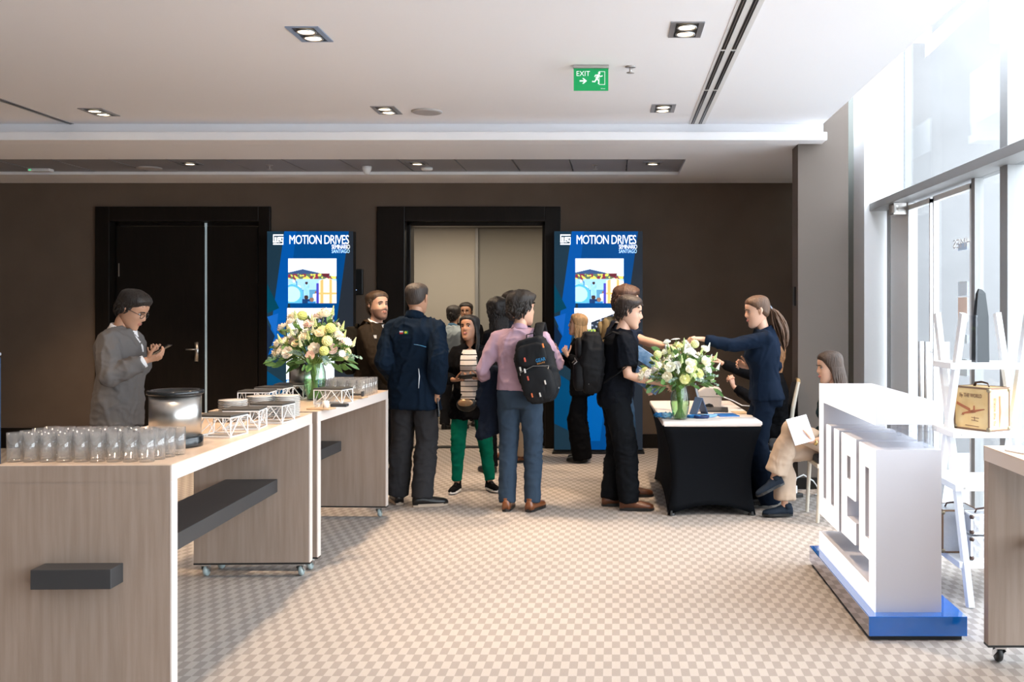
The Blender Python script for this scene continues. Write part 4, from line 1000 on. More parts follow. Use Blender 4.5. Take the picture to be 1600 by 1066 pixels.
def person(name, label, H, x, y, rz, pose, wear, hair, tone='tan', fem=False, face=True, z0=0):
    s = H / 1.745; t = empty('person', (x, y, z0), R(rz), label, 'person', None)
    inv = (T(x, y, z0) @ RZ(R(rz))).inverted(); Rinv = inv.to_3x3()
    pz = pose.get('pz', .95 * s); Pv = V((0, pose.get('py', 0), pz)); lean = pose.get('lean', 3)
    Rt = RZ(R(pose.get('twist', 0))) @ RX(R(-lean)) @ RY(R(pose.get('side', 0)))
    def Sp(v): return Pv + (Rt @ V(v)) * s
    TOR = TORSO_F if fem else TORSO_M; sw = .150 if fem else .178; nk = V((0, .0, .535))
    yaw, pitch, roll = pose.get('head', (0, 0, 0))
    Rh = RZ(R(yaw)) @ RX(R(-pitch)) @ RY(R(roll)); nt = Sp((0, .012, .575)); hc = nt + (Rh @ V((0, .018, .095))) * s
    HX = T(*hc) @ Rh @ Matrix.Scale(s * pose.get('hs', 1.07), 4)
    # arms
    arm = {}
    for sd, sg in (('L', -1), ('R', 1)):
        a = pose.get(sd, {}); sh = Sp((sg * sw, a.get('shy', 0) , .435 + a.get('lift', 0)))
        if 'to' in a: tgt = inv @ V(a['to'])
        else: tgt = Sp((sg * (sw + .055), .05, -.10))
        pole = Rinv @ V(a['pole']) if 'pole' in a else V((sg * .12, -1, -.25))
        el, wr = ik(sh, tgt, .285 * s, .255 * s, pole)
        d = (Rinv @ V(a['hd'])).normalized() if 'hd' in a else (wr - el).normalized()
        n = (Rinv @ V(a['pn'])) if 'pn' in a else V((-sg, 0, .1)); n = (n - d * n.dot(d)).normalized()
        arm[sd] = (sh, el, wr, d, n, sg, a.get('curl', 22), a.get('thumb', 1))
    leg = {}
    for sd, sg in (('L', -1), ('R', 1)):
        f = pose.get('f' + sd, (sg * .11, 0, .085 * s, sg * 8, 0)); hip = Pv + V((sg * .088 * s, 0, -.02 * s)) if 'pz' not in pose or pose.get('stand') else Pv + V((sg * .095 * s, 0, 0))
        ank = V(f[:3]); pole = f[5] if len(f) > 5 else (sg * .15, 1, .0)
        l1, l2 = (.435, .43) if 'pz' in pose else (.426, .424); kn, ank = ik(hip, ank, l1 * s, l2 * s, pole); leg[sd] = (hip, kn, ank, f[3], f[4] if len(f) > 4 else 0)
    # ---- body
    b = MB(); torso = [t_ for t_ in TOR]
    def ring_stack(tab, off, z0_=None, z1_=None, n=28, dy=0):
        rs = []
        for z, w, d, yy in tab:
            c = Sp((0, yy + dy, z)); X = Rt @ V((1, 0, 0)); Y = Rt @ V((0, 1, 0)); w_, d_ = (w + off) * s, (d + off) * s
            rs.append([c + X * (w_ * math.copysign(abs(math.cos(q)) ** .85, math.cos(q))) + Y * (d_ * math.copysign(abs(math.sin(q)) ** .85, math.sin(q))) for q in [2 * math.pi * k / n for k in range(n)]])
        return rs
    b.rings(ring_stack(torso, -.015))
    b.tube([Sp((0, -.004, .50)), nt, hc + (Rh @ V((0, -.012, -.03))) * s], [(.057 * s * (.9 if fem else 1), .06 * s * (.9 if fem else 1)), (.052 * s * (.88 if fem else 1), .055 * s * (.88 if fem else 1)), (.05 * s, .055 * s)], 16)
    k = s * (.84 if fem else 1)
    for sd in 'LR':
        sh, el, wr, d, n, sg, curl, th = arm[sd]; tt = (d.cross(n)) * sg
        b.tube([Sp((0, 0, .45)), sh], [.05 * k, .05 * k], 12, round_ends=True)
        b.tube([sh, sh.lerp(el, .5), el, el.lerp(wr, .35), wr, wr + d * .03 * s], [(.050 * k,) * 2, (.045 * k,) * 2, (.039 * k,) * 2, (.040 * k,) * 2, (.026 * k, .023 * k), (.025 * k, .022 * k)], 14, round_ends=True)
        b.tube([wr, wr + d * .03 * s, wr + d * .065 * s, wr + d * .092 * s], [(.025 * k, .018 * k), (.036 * k, .0165 * k), (.042 * k, .015 * k), (.040 * k, .012 * k)], 16, flat=tt, round_ends=True)
        hip, kn, ank, fy, fp = leg[sd]
        b.tube([hip, hip.lerp(kn, .5), kn, kn.lerp(ank, .35), ank], [.082 * k, .07 * k, .052 * k, .050 * k, .034 * k], 14, round_ends=True)
    m = lumps(b, .0085, 5)
    # hands: five separate fingers rooted in the palm
    for sd in 'LR':
        sh, el, wr, d, n, sg, curl, th = arm[sd]; tt = (d.cross(n)) * sg
        for j, (off, L_, r) in enumerate([(.030, .070, .0083), (.0105, .078, .0086), (-.0100, .073, .0083), (-.0290, .057, .0074)]):
            p = wr + (d * (.082 - .004 * abs(j - 1)) + tt * off) * s; dd = (d + tt * (.10 - .075 * j)).normalized(); pts = [p]; c = curl * (1 + .18 * j)
            for q, f_ in enumerate((.46, .31, .26)):
                ax = dd.cross(n); ax = ax.normalized() if ax.length > 1e-6 else tt
                dd = (Matrix.Rotation(R(c * (.7, 1.15, .8)[q]), 3, ax) @ dd).normalized(); p = p + dd * (L_ * f_ * s); pts.append(p)
            m.tube([pts[0] - (pts[1] - pts[0]) * .4] + pts, [r * k * 1.02, r * k * 1.02, r * k, r * k * .93, r * k * .8], 10, round_ends=True)
        p = wr + (d * .022 + tt * .022 + n * .006) * s; dd = (d * .62 + tt * .68 + n * .38).normalized(); pts = [p]
        for q, f_ in enumerate((.040, .032, .026)):
            dd = (dd * .92 + (d * .75 + n * .35 * th) * .30 * q).normalized(); p = p + dd * f_ * s; pts.append(p)
        m.tube(pts, [.0135 * k, .0108 * k, .0098 * k, .0082 * k], 10, round_ends=True)
    # head
    hd = MB(); hd.rings([[sculpt(p, fem) for p in r] for r in BASE])
    for sg in (() if hair['style'] == 'long' else (-1, 1)):
        q = MB(); q.tube([(sg * .070, -.004, -.022), (sg * .078, -.010, -.008), (sg * .083, -.018, .010), (sg * .081, -.014, .028), (sg * .076, -.002, .030), (sg * .072, .004, .015)], [(.006, .005), (.009, .005), (.010, .005), (.009, .005), (.007, .004), (.004, .003)], 8, flat=(0, 1, 0), round_ends=True)
        q.ball((sg * .073, -.006, .004), (.007, .013, .024), 8, 6); hd.add(q.v, q.f)
    m.add(hd.v, hd.f, xf=HX)
    body = m.build('body', skin(tone), t, smooth=True)
    if face:
        for sg in (-1, 1):
            e = MB(); e.ball((sg * .031, .0645, .0115), (.0118, .0098, .0066), 12, 8); place(e, HX); e = e.build('eye', M('eye white', (.75, .72, .70), .2), body, smooth=True)
            i_ = MB(); i_.ball((sg * .0310 + pose.get('gaze', 0), .0700, .0115), (.0064, .0058, .0062), 10, 6); place(i_, HX); i_.build('iris', M('dark iris', (.03, .015, .01), .15), e, smooth=True)
            e = MB(); e.tube([(sg * .0185, .0735, .0155), (sg * .026, .0765, .0185), (sg * .036, .0745, .0188), (sg * .0445, .0665, .0145)], [.0012, .0017, .0018, .001], 6); place(e, HX); e.build('eyelashes', M('brow hair', (.03, .018, .012), .8), body, smooth=True)
            e = MB(); e.tube([(sg * .014, .087, .0318), (sg * .030, .0865, .0350), (sg * .048, .072, .0290)], [(.0035, .0035), (.0045, .004), (.002, .003)], 8, round_ends=True); place(e, HX); e.build('eyebrow', M('brow hair', (.03, .018, .012), .8), body, smooth=True)
        lp = MB(); lp.tube([(-.022, .080, -.0525), (-.010, .0925, -.0480), (0, .0945, -.0490), (.010, .0925, -.0480), (.022, .080, -.0525)], [(.001, .002), (.0035, .0038), (.0035, .004), (.0035, .0038), (.001, .002)], 8)
        lp.tube([(-.020, .081, -.0535), (-.008, .0920, -.0570), (.008, .0920, -.0570), (.020, .081, -.0535)], [(.001, .002), (.004, .0042), (.004, .0042), (.001, .002)], 8); place(lp, HX)
        if pose.get('smile'):
            tm = MB(); tm.tube([(-.020, .082, -.049), (0, .0945, -.0525), (.020, .082, -.049)], [(.002, .002), (.003, .0035), (.002, .002)], 8); place(tm, HX); tm.build('teeth', M('teeth', (.85, .83, .8), .3), body)
        lp.build('lips', M('lips ' + ('f' if fem else 'm'), (.50, .15, .13) if fem else (.42, .17, .13), .45), body, smooth=True)
        if hair.get('beard'):
            bm_ = []
            for r in BASE:
                rr = []
                for p in r:
                    q = sculpt(p, fem); zn = sstep((-.020 - p.z + max(0, .03 - p.y) * .3) / .012) * sstep((p.y + .005) / .02)
                    mu_ = math.exp(-((p.x / .024) ** 2 + ((p.z + .051) / .010) ** 2)) * (1 if p.y > .05 else 0)
                    n_ = V((p.x, p.y - .0, (p.z + .02) * .5)).normalized(); rr.append(q + n_ * (-.004 + .0058 * zn * (1 - mu_)))
                bm_.append(rr)
            q = MB(); q.rings(bm_); place(q, HX); q.build('stubble', M('stubble', hair['beard'], .8), body, smooth=True)
    # hair
    hc_ = hair['c']; mh = M('hair %02d%02d%02d' % tuple(int(99 * c) for c in hc_), hc_, .58, var=(60, tuple(c * 1.7 for c in hc_), (1, 1, .12)), bump=(120, .5, (1, 1, .15)))
    hm = hair_cap(hair['style'], hair.get('thick', .012), hair.get('amp', .004), hair.get('top', 1.3), seed=len(label))
    rnd = random.Random(label)
    tail = hair.get('long')
    if tail:
        lo, hi = hair.get('span', (88, 272)); nl = hair.get('n', 54) * 2
        for i in range(nl):
            a = R(90 + lo + (hi - lo) * (i + rnd.uniform(-.3, .3)) / (nl - 1)); dx, dy = math.cos(a), math.sin(a)
            top = V((dx * .045, dy * .06 - .01, .100)); mid = V((dx * .078, dy * .098 - .004, .040)); lo_ = V((dx * .080, dy * .100 - .006, -.03))
            wv = hair.get('wave', .004); e1 = V((dx * (.082 + rnd.uniform(-.008, .004)), dy * .102 - .008, -.03 - tail * .4)); e2 = V((dx * (.078 + rnd.uniform(-.02, .008)) * hair.get('taper', 1), dy * .095 * hair.get('taper', 1) - .008, -.03 - tail * rnd.uniform(.86, 1.04)))
            pts = [top, mid, lo_]
            for q in range(1, 6):
                w = q / 5; p = lo_.lerp(e1, min(1, w * 2)) if w < .5 else e1.lerp(e2, (w - .5) * 2); pts.append(p + V((math.sin(q * 2.1 + i) * wv, math.cos(q * 1.7 + i) * wv, 0)))
            hm.tube(pts, [(.004, .003), (.008, .005), (.009, .006), (.009, .006), (.009, .006), (.009, .005), (.008, .005), (.003, .002)], 7, flat=(-dy, dx, 0), round_ends=True)
    if hair.get('pony'):
        for i in range(60):
            a = rnd.uniform(0, 6.28); rr = rnd.uniform(.0, .036); root = V((0, -.105, .012)); pts = [V((rr * .3 * math.cos(a), -.085, .02 + rr * .3 * math.sin(a))), root]
            L_ = hair['pony']
            for q in range(1, 9):
                w = q / 8; bul = math.sin(math.pi * min(1, w * 1.02)) ** .8; pts.append(V((rr * 1.9 * bul * math.cos(a) + math.sin(q * 1.6 + i) * .006, -.125 - .035 * math.sin(w * 2.4) - rr * 1.9 * bul * math.sin(a), .012 - L_ * w * rnd.uniform(.94, 1.0) - .02 * w)))
            hm.tube(pts, [(.008, .008)] * 2 + [(.010, .007)] * 6 + [(.008, .005), (.002, .002)], 6, round_ends=True)
    if hair.get('amp', .004) >= .0035:
        nl = 460; flow_l = hair.get('lock', .036)
        for i in range(nl):
            zz = rnd.uniform(-.07, .112); a = rnd.uniform(0, 6.28)
            def sk(zv, av):
                w, yf, yb = interp(HEAD, zv); return V((w * math.cos(av), (yf + yb) / 2 + (yf - yb) / 2 * math.sin(av), zv))
            p = sk(zz, a); zb = interp([(u_, v_) for u_, v_ in HL[hair['style']]], p.y)[0]
            if p.z < zb + .002: continue
            th = hair.get('thick', .012) * (1 + (hair.get('top', 1.3) - 1) * sstep((p.z - .03) / .06)) * (.3 + .7 * sstep((p.z - zb) / .045)); am = hair.get('amp', .004)
            pts = []
            n0 = V((p.x / .075 ** 2, (p.y + .008) / .095 ** 2, (p.z - .01) / .11 ** 2)).normalized()
            fl = (V((p.x * 3, -.35, -1.0 if p.z < .08 else -.35)) if p.y < .02 or p.z < .03 else (V((math.copysign(1, p.x), -.5, -.25)) if hair['style'] == 'long' else V((p.x * 5, -1, .5)))) + V((rnd.uniform(-.5, .5), rnd.uniform(-.5, .5), rnd.uniform(-.2, .2))) * (am * 90); fl = (fl - n0 * fl.dot(n0)).normalized()
            for q_ in range(4):
                pt = p + fl * (flow_l * q_ / 3); nn = V((pt.x / .075 ** 2, (pt.y + .008) / .095 ** 2, (pt.z - .01) / .11 ** 2)); rr_ = math.sqrt((pt.x / .074) ** 2 + ((pt.y + .008) / .094) ** 2 + ((pt.z - .008) / .107) ** 2)
                base = V((pt.x, pt.y + .008, pt.z - .008)) / max(rr_, .3) + V((0, -.008, .008)); pts.append(base + nn.normalized() * (th * .85 + am * rnd.uniform(0, .9)))
            rl = .0030 + am * .28
            hm.tube(pts, [(rl, rl * .6), (rl * 1.2, rl * .7), (rl, rl * .6), (.001, .001)], 6, flat=fl.cross(n0), round_ends=False)
    if hair.get('tuft'):
        for i in range(60):
            a = rnd.uniform(0, 6.28); el = rnd.uniform(.35, 1.5); dd = V((math.cos(a) * math.cos(el), math.sin(a) * math.cos(el) , math.sin(el)))
            p = V((dd.x * .078, dd.y * .100 - .006, .015 + dd.z * .102)); 
            if p.y > .07 and p.z < .07: continue
            g = hair['tuft']; hm.tube([p - dd * .01, p + dd * g * .6 + V((rnd.uniform(-.01, .01), rnd.uniform(-.01, .01), 0)), p + dd * g + V((rnd.uniform(-.015, .015), rnd.uniform(-.015, .015), -.004))], [.009, .008, .003], 6)
    place(hm, HX); hm.build('hair', mh, t, smooth=True)
    if hair.get('pony'):
        q = MB(); q.lathe([(.014, -.006), (.02, -.004), (.02, .004), (.014, .006)], 14, xf=HX @ T(0, -.112, .010) @ RX(R(70)), loop=True); q.build('hair_tie', M('pale hair tie', (.35, .4, .5), .5), t, smooth=True)
    # ---- clothes
    def stack_ext(off, hem, top=.53, flare=0):
        tab = []
        if hem < -.12:
            for i in range(4):
                z = hem + (-.12 - hem) * i / 4; w, d, yy = interp(TOR, -.06); f_ = flare * (-.12 - z) / .2; tab.append((z, w + f_, d + f_, yy))
            tab.append((-.12,) + tuple(interp(TOR, -.06)))
        for r_ in TOR:
            if r_[0] > max(hem, -.12) + .005 and r_[0] <= top: tab.append(r_)
        if hem >= -.12: tab = [(hem,) + tuple(interp(TOR, hem))] + tab
        return ring_stack(tab, off)
    g = wear['top']; off = g.get('off', .012); mt = g['mat']; q = MB(); q.rings(stack_ext(off, g.get('hem', -.1), g.get('tz', .53), flare=g.get('flare', 0)))
    for sd in 'LR':
        sh, el, wr, d, n, sg, curl, th = arm[sd]
        q.tube([Sp((sg * .03, -.002, .475)), sh + V((0, 0, .004 * s))], [(.040 + off) * k, (.044 + off * .7) * k], 14, round_ends=True)
        so = off * .55 + g.get('so', .008) * .8
        if g.get('sleeve', 'long') == 'long':
            ce = wr - (wr - el).normalized() * g.get('cuff', .0) * s
            q.tube([sh, sh.lerp(el, .5), el, el.lerp(wr, .4), ce], [(.050 + off * .7) * k, (.046 + so) * k, (.040 + so) * k, (.039 + so) * k, (.029 + so) * k], 16, round_ends=False)
            q.ball(sh, (.050 + off * .7) * k); q.ball(el, (.036 + so) * k)
        else:
            e2 = sh.lerp(el, .78); q.tube([sh, sh.lerp(el, .4), e2], [(.053 + off) * k, (.050 + so) * k, (.052 + so) * k], 16); q.ball(sh, (.053 + off) * k)
    lumps(q, .0105, 6, g.get('amp', .008) * .62, g.get('fold', (9, 9, 5))).build(g['n'], mt, t, smooth=True)
    # collar
    if g.get('collar'):
        hgt, rad, mc = g['collar'][:3]; q = MB(); rs = []
        for zz, r_ in ((0, rad + .022), (hgt * .5, rad + .008), (hgt, rad), (hgt + .002, rad - .006), (hgt * .5, rad - .004), (0, rad + .008)):
            rs.append([Sp((math.cos(a) * r_, math.sin(a) * r_ * .98 - .004, .497 + zz - .022 * math.sin(a))) for a in [2 * math.pi * i / 28 for i in range(28)]])
        q.rings(rs, loop=True); q.build('collar', mc, t, smooth=True)
    for zc, (w_, col_) in enumerate(g.get('inner', [])):   # shirt front / lapels seen between the jacket fronts
        q = MB(); rs = []
        for z in (.36, .40, .44, .48, .51):
            wt = w_ * (z - .33) / .15; ww, dd_, yy = interp(TOR, z); yy2 = yy + (dd_ + off + .006 - zc * .0)
            rs.append([Sp((-wt, yy2 - wt * wt * 1.8, z)), Sp((0, yy2 + .002, z)), Sp((wt, yy2 - wt * wt * 1.8, z)), Sp((wt, yy2 - .03, z)), Sp((-wt, yy2 - .03, z))])
        q.rings(rs); q.build('shirt_front', col_, t, smooth=False)
    if g.get('vest_line'): pass
    # trousers
    lg = wear['legs']; q = MB(); o2 = lg.get('off', .016); rs = [r_ for r_ in TOR if r_[0] <= .10]
    q.rings(ring_stack(rs, .010))
    for sd in 'LR':
        hip, kn, ank, fy, fp = leg[sd]; hm_ = lg.get('hem', .062); e = ank + (ank - kn).normalized() * lg.get('low', .02)
        kr = lg.get('knee', .062); q.tube([hip, hip.lerp(kn, .45), kn, kn.lerp(ank, .4), e], [(.088 + o2) * k, (.076 + o2) * k, (kr + o2 * .6) * s, ((kr + hm_) / 2 + o2 * .4) * s, hm_ * s], 18, round_ends=False); q.ball(kn, (kr + o2 * .6) * s); q.ball(hip, (.09 + o2) * k)
    lumps(q, .0115, 4, lg.get('amp', .007) * .5, (7, 7, 8)).build(lg['n'], lg['mat'], t, smooth=True)
    if wear.get('belt'):
        q = MB(); q.rings(ring_stack([(.055,) + tuple(interp(TOR, .055)), (.09,) + tuple(interp(TOR, .09))], .030)); q.build('belt', wear['belt'], t, smooth=True)
    # shoes
    sh_ = wear['shoes']
    for sd in 'LR':
        hip, kn, ank, fy, fp = leg[sd]; X_ = T(*ank) @ RZ(R(-fy)) @ RX(R(-fp)) @ Matrix.Scale(s * (.90 if fem else 1), 4)
        q = MB(); rs = []
        for yy, w_, h0 in ((-.075, .022, .050), (-.068, .033, .068), (-.04, .037, .085), (.0, .037, .090), (.04, .039, .075), (.08, .045, .055), (.13, .048, .044), (.17, .042, .036), (.195, .028, .026), (.203, .012, .014)):
            rs.append([V((w_ * math.cos(a), yy, -.062 + h0 * max(0, math.sin(a)) ** .8 - (.0 if math.sin(a) >= 0 else .0))) for a in [2 * math.pi * i / 18 for i in range(18)]])
            rs[-1] = [V((v.x, v.y, v.z if v.z > -.0619 else -.066)) for v in rs[-1]]
        q.rings(rs); q.lathe([(.040, -.02), (.041, .02), (.03, .03)], 16, (0, -.025, .0)); place(q, X_); so_ = q.build('shoe', sh_['mat'], t, smooth=True)
        q = MB(); ol = [(-.078, .0), (-.07, .028), (-.03, .038), (.04, .040), (.10, .049), (.15, .048), (.19, .030), (.208, .0)]; pts = [(w_, yy) for yy, w_ in ol] + [(-w_, yy) for yy, w_ in ol[::-1][1:-1]]
        q.prism(pts, 'z', -.083, -.060); place(q, X_); q.build('sole', sh_.get('sole', m_black), so_)
        q = MB()
        for yy in (.045, .06, .075): q.tube([(-.018, yy, .012 - (yy - .04) * .55), (.018, yy, .012 - (yy - .04) * .55)], .003, 6)
        place(q, X_)
        if sh_.get('laces', True): q.build('laces', sh_.get('lace', m_black), so_)
    return dict(t=t, HX=HX, Sp=Sp, arm=arm, leg=leg, s=s, M=T(x, y, z0) @ RZ(R(rz)), Rt=Rt)
def glasses(p, mat):
    q = MB(); X = p['HX']
    for sg in (-1, 1):
        q.tube([(sg * .033 + .021 * math.cos(a), .094 - abs(sg * .033 + .021 * math.cos(a)) * .12, .008 + .017 * math.sin(a)) for a in [2 * math.pi * i / 16 for i in range(17)]], .0018, 6, xf=X)
        q.tube([(sg * .054, .088, .012), (sg * .076, .03, .014), (sg * .079, -.02, .006)], .0018, 6, xf=X)
    q.tube([(-.012, .093, .012), (.012, .093, .012)], .0018, 6, xf=X)
    o = q.build('eyeglasses', mat, p['t']); return o
def cloth(name, c, **k): return M(name, c, k.pop('rough', .8), bump=k.pop('bump', (260, .12)), sheen=k.pop('sheen', 0), spec=k.pop('spec', .05), wr=k.pop('wr', (7, .55)), **k)
def phone(loc, d, n, label, c=(.01, .01, .012)):
    d = V(d).normalized(); n = V(n); n = (n - d * n.dot(d)).normalized(); x = d.cross(n); m = Matrix((x, d, n)).transposed().to_4x4()
    t = empty('phone', loc, 0, label, 'phone'); q = MB().box((-.036, -.074, -.004), (.036, .074, .004)); place(q, m); b = q.build('phone_body', M('phone shell %d' % int(c[0] * 100), c, .25), t, bevel=.003)
    q = MB().box((-.033, -.070, .004), (.033, .070, .0046)); place(q, m); q.build('phone_screen', M('phone glass', (.02, .022, .03), .05, coat=1), b)
    return t
def backpack(loc, rz, tilt, label, mat, w=.29, h=.46, d=.17, extras=True):
    """worn face towards +Y, outer pocket towards -Y"""
    t = empty('backpack', loc, 0, label, 'backpack'); X = RZ(R(rz)) @ RY(R(tilt))
    def shell(w, h, d, y0, z0, pw=.62):
        rs = []; n = 26
        for i in range(11):
            a = i / 10; z = z0 + h * a; e = min(1, (math.sin(math.pi * min(1, max(.0, a))) + .0) ** .28) if 0 < a < 1 else .55
            ee = .55 + .45 * (1 - abs(2 * a - 1) ** 4)
            rs.append([V((w / 2 * ee * math.copysign(abs(math.cos(q)) ** pw, math.cos(q)), y0 + d / 2 * ee * math.copysign(abs(math.sin(q)) ** pw, math.sin(q)), z)) for q in [2 * math.pi * k / n for k in range(n)]])
        m = MB(); m.rings(rs); return m
    q = lumps(shell(w, h, d, 0, -h / 2), .012, 3, .006, (7, 7, 10)); place(q, X); q.build('main_compartment', mat, t, smooth=True)
    q = shell(w * .82, h * .52, .09, -d / 2, -h * .47); place(q, X); q = q.build('front_pocket', mat, t, smooth=True)
    z_ = MB(); z_.tube([(-w * .36, -d / 2 - .044, -h * .02), (-w * .38, -d / 2 - .02, .01), (0, -d / 2 - .03, .035), (w * .38, -d / 2 - .02, .01), (w * .36, -d / 2 - .044, -h * .02)], .003, 6); place(z_, X); z_.build('zip', M('grey zip', (.25, .25, .25), .4, .5), q)
    q = shell(w * .74, h * .34, .05, -d / 2 - .0, h * .07); place(q, X); q.build('upper_pocket', mat, t, smooth=True)
    z_ = MB(); z_.tube([(-w * .44, -.03, -h * .35), (-w * .47, -.03, h * .2), (-w * .3, -.03, h * .46), (0, -.03, h * .505), (w * .3, -.03, h * .46), (w * .47, -.03, h * .2), (w * .44, -.03, -h * .35)], .0035, 6); place(z_, X); z_.build('zip', M('grey zip'), t)
    hd = MB(); hd.tube([(-.04, .05, h / 2 - .01), (-.03, .05, h / 2 + .03), (.03, .05, h / 2 + .03), (.04, .05, h / 2 - .01)], [(.012, .004)] * 4, 8, flat=(0, 1, 0)); place(hd, X); hd.build('grab_handle', mat, t, smooth=True)
    return t, X
def strap(parent, pts, w, mat, name='shoulder_strap', up=(1, 0, 0)):
    loc = parent.location; q = MB(); q.tube([V(p) - loc for p in pts], [(w / 2, .006)] * len(pts), 8, flat=up); return q.build(name, mat, parent, smooth=True)

m_blkshoe = M('black leather', (.007, .0065, .0065), .35); m_brnshoe = M('tan brown leather', (.20, .065, .022), .3, coat=.3); m_brn2 = M('dark brown leather shoe', (.13, .045, .02), .3)
m_whsole = M('white rubber sole', (.75, .73, .7), .5); m_bgsole = M('beige rubber sole', (.45, .36, .28), .6)
m_navy = cloth('navy softshell', (.006, .013, .026)); m_grey = cloth('charcoal grey trousers', (.030, .030, .033)); m_suit = cloth('navy suiting', (.006, .012, .026), rough=.7)
m_blk = cloth('black cloth', (.005, .005, .006)); m_wshirt = cloth('white shirt', (.78, .77, .78))
HB = (.014, .010, .008); HD = (.035, .018, .010)

# 1 man in grey blazer with a phone
D = 6.9
p = person('p', 'man in a grey blazer looking down at his phone at left', 1.70, FX(186, D), D, -90,
    {'lean': 2, 'head': (0, 30, 0), 'R': {'to': P(229, 563, 6.72), 'hd': (1, .35, .30), 'pn': (0, .5, .85), 'pole': (-.6, -.8, -1), 'curl': 32}, 'L': {'to': P(226, 556, 7.02), 'hd': (1, -.5, .25), 'pn': (0, -.2, 1), 'pole': (-.6, .8, -1), 'curl': 38}},
    {'top': {'n': 'blazer', 'mat': cloth('grey wool blazer', (.135, .125, .122), rough=.85), 'off': .034, 'hem': -.16, 'so': .016, 'cuff': .035, 'collar': (.040, .070, cloth('white shirt', (0, 0, 0))), 'amp': .010, 'flare': .03, 'inner': [(.026, m_wshirt)]},
     'legs': {'n': 'trousers', 'mat': cloth('dark blue trousers', (.012, .018, .028)), 'hem': .085}, 'shoes': {'mat': m_blkshoe}},
    {'style': 'short', 'c': HB, 'thick': .018, 'amp': .006, 'top': 1.6, 'tuft': .012}, 'tan')
glasses(p, m_black)
q = MB(); rs = []
for zz, r_ in ((-.012, .100), (.020, .086), (.045, .074), (.047, .066), (.02, .072), (-.012, .08)):
    rs.append([p['Sp']((math.cos(a) * r_, math.sin(a) * r_ - .012, .482 + zz - .05 * max(0, math.sin(a)))) for a in [math.pi * .08 - math.pi * 1.16 * i / 24 for i in range(25)]])
q.rings(rs, cap=False, loop=True); q.build('blazer_collar', cloth('grey wool blazer', (0, 0, 0)), p['t'], smooth=True)
for sd in 'LR':
    sh, el, wr, d, n = p['arm'][sd][:5]; u = (wr - el).normalized(); q = MB(); q.tube([wr - u * .05, wr - u * .012], [.043, .041], 18); q.build('shirt_cuff', m_wshirt, p['t'], smooth=True)
phone(P(251, 547, 6.86), (1, .1, .55), (-.5, 0, 1), 'dark phone held by the man in the grey blazer')

# 2 man in brown sweater
D = 8.9
p = person('p', 'bearded man in a dark brown sweater with white collar, beside the left display', 1.72, FX(583, D), D, -108,
    {'lean': 3, 'head': (-22, -4, 0), 'R': {'to': P(612, 600, 8.6), 'pole': (-.3, -.4, -1)}, 'L': {'to': P(640, 560, 9.1), 'pole': (-.3, .4, -1)}, 'gaze': .002},
    {'top': {'n': 'sweater', 'mat': cloth('dark brown knit', (.030, .022, .015), rough=.9, bump=(160, .4)), 'off': .024, 'hem': -.12, 'so': .014, 'cuff': .01, 'collar': (.045, .066, m_wshirt), 'inner': [(.03, m_wshirt)]},
     'legs': {'n': 'trousers', 'mat': m_blk, 'hem': .07}, 'shoes': {'mat': m_blkshoe}},
    {'style': 'short', 'c': (.06, .035, .018), 'thick': .012, 'amp': .005, 'top': 1.8, 'tuft': .010, 'beard': (.22, .12, .085)}, 'light')
bp, X = backpack((FX(552, 9.05) , 9.0, 1.20), -90, 0, 'dark backpack worn by the man in the brown sweater', cloth('dark olive nylon', (.020, .018, .014)), h=.42)
strap(bp, [(-2.30, 8.95, 1.40), (-2.21, 8.85, 1.475), (-2.14, 8.77, 1.44), (-2.10, 8.72, 1.30), (-2.14, 8.72, 1.08)], .055, cloth('brown strap', (.05, .032, .018)), up=(0, 1, 0))
MB().box((-.018, -.006, -.014), (.018, .004, .014)).build('strap_patch', m_white, bp, loc=V((-2.098, 8.70, 1.33)) - bp.location)

# 3 man in navy jacket seen from behind
D = 7.95
p = person('p', 'tall man from behind in long navy jacket and charcoal trousers beside the far counter', 1.78, FX(648, D), D, -12,
    {'lean': 1, 'head': (-4, 2, 0), 'R': {'to': P(683, 612, 7.86), 'curl': 42, 'pole': (.25, -1, 0)}, 'L': {'to': P(618, 590, 8.10), 'pole': (-.3, -1, -.3)}, 'fL': (-.16, .04, .0875, -35, 0), 'fR': (.075, -.03, .0875, 60, 0)},
    {'top': {'n': 'softshell_jacket', 'mat': m_navy, 'off': .036, 'hem': -.19, 'so': .020, 'collar': (.062, .070, m_navy), 'amp': .012, 'flare': .01, 'cuff': .0},
     'legs': {'n': 'trousers', 'mat': m_grey, 'hem': .085, 'knee': .072, 'off': .02, 'amp': .010}, 'shoes': {'mat': m_blkshoe, 'sole': m_bgsole}},
    {'style': 'buzz', 'c': (.030, .022, .018), 'thick': .005, 'amp': .0012, 'top': 1.0}, 'tan', face=False)
S_ = p['Sp']; t3 = p['t']
bk = -.150
def patch(x0, z0, x1, z1, mat, name, dy=0):
    q = MB(); q.box((x0, -.002, z0), (x1, .002, z1)); place(q, T(*S_((0, 0, 0))) @ p['Rt'] @ Matrix.Scale(p['s'], 4) @ T(0, bk + dy, 0)); return q.build(name, mat, t3)
f1 = patch(-.062, .395, -.034, .418, M('flag red', (.50, .03, .04), .6), 'flag_patch'); patch(-.062, .407, -.034, .418, M('flag white', (.75, .75, .75), .6), 'flag_patch', -.001)
patch(-.026, .395, .004, .418, M('flag green', (.02, .25, .07), .6), 'flag_patch')
q = MB(); q.prism([(-.011, .397), (.002, .4065), (-.011, .416), (-.024, .4065)], 'y', -.0035, -.002); place(q, T(*S_((0, 0, 0))) @ p['Rt'] @ Matrix.Scale(p['s'], 4) @ T(0, bk, 0)); q.build('flag_diamond', M('flag yellow', (.75, .6, .05), .6), t3)
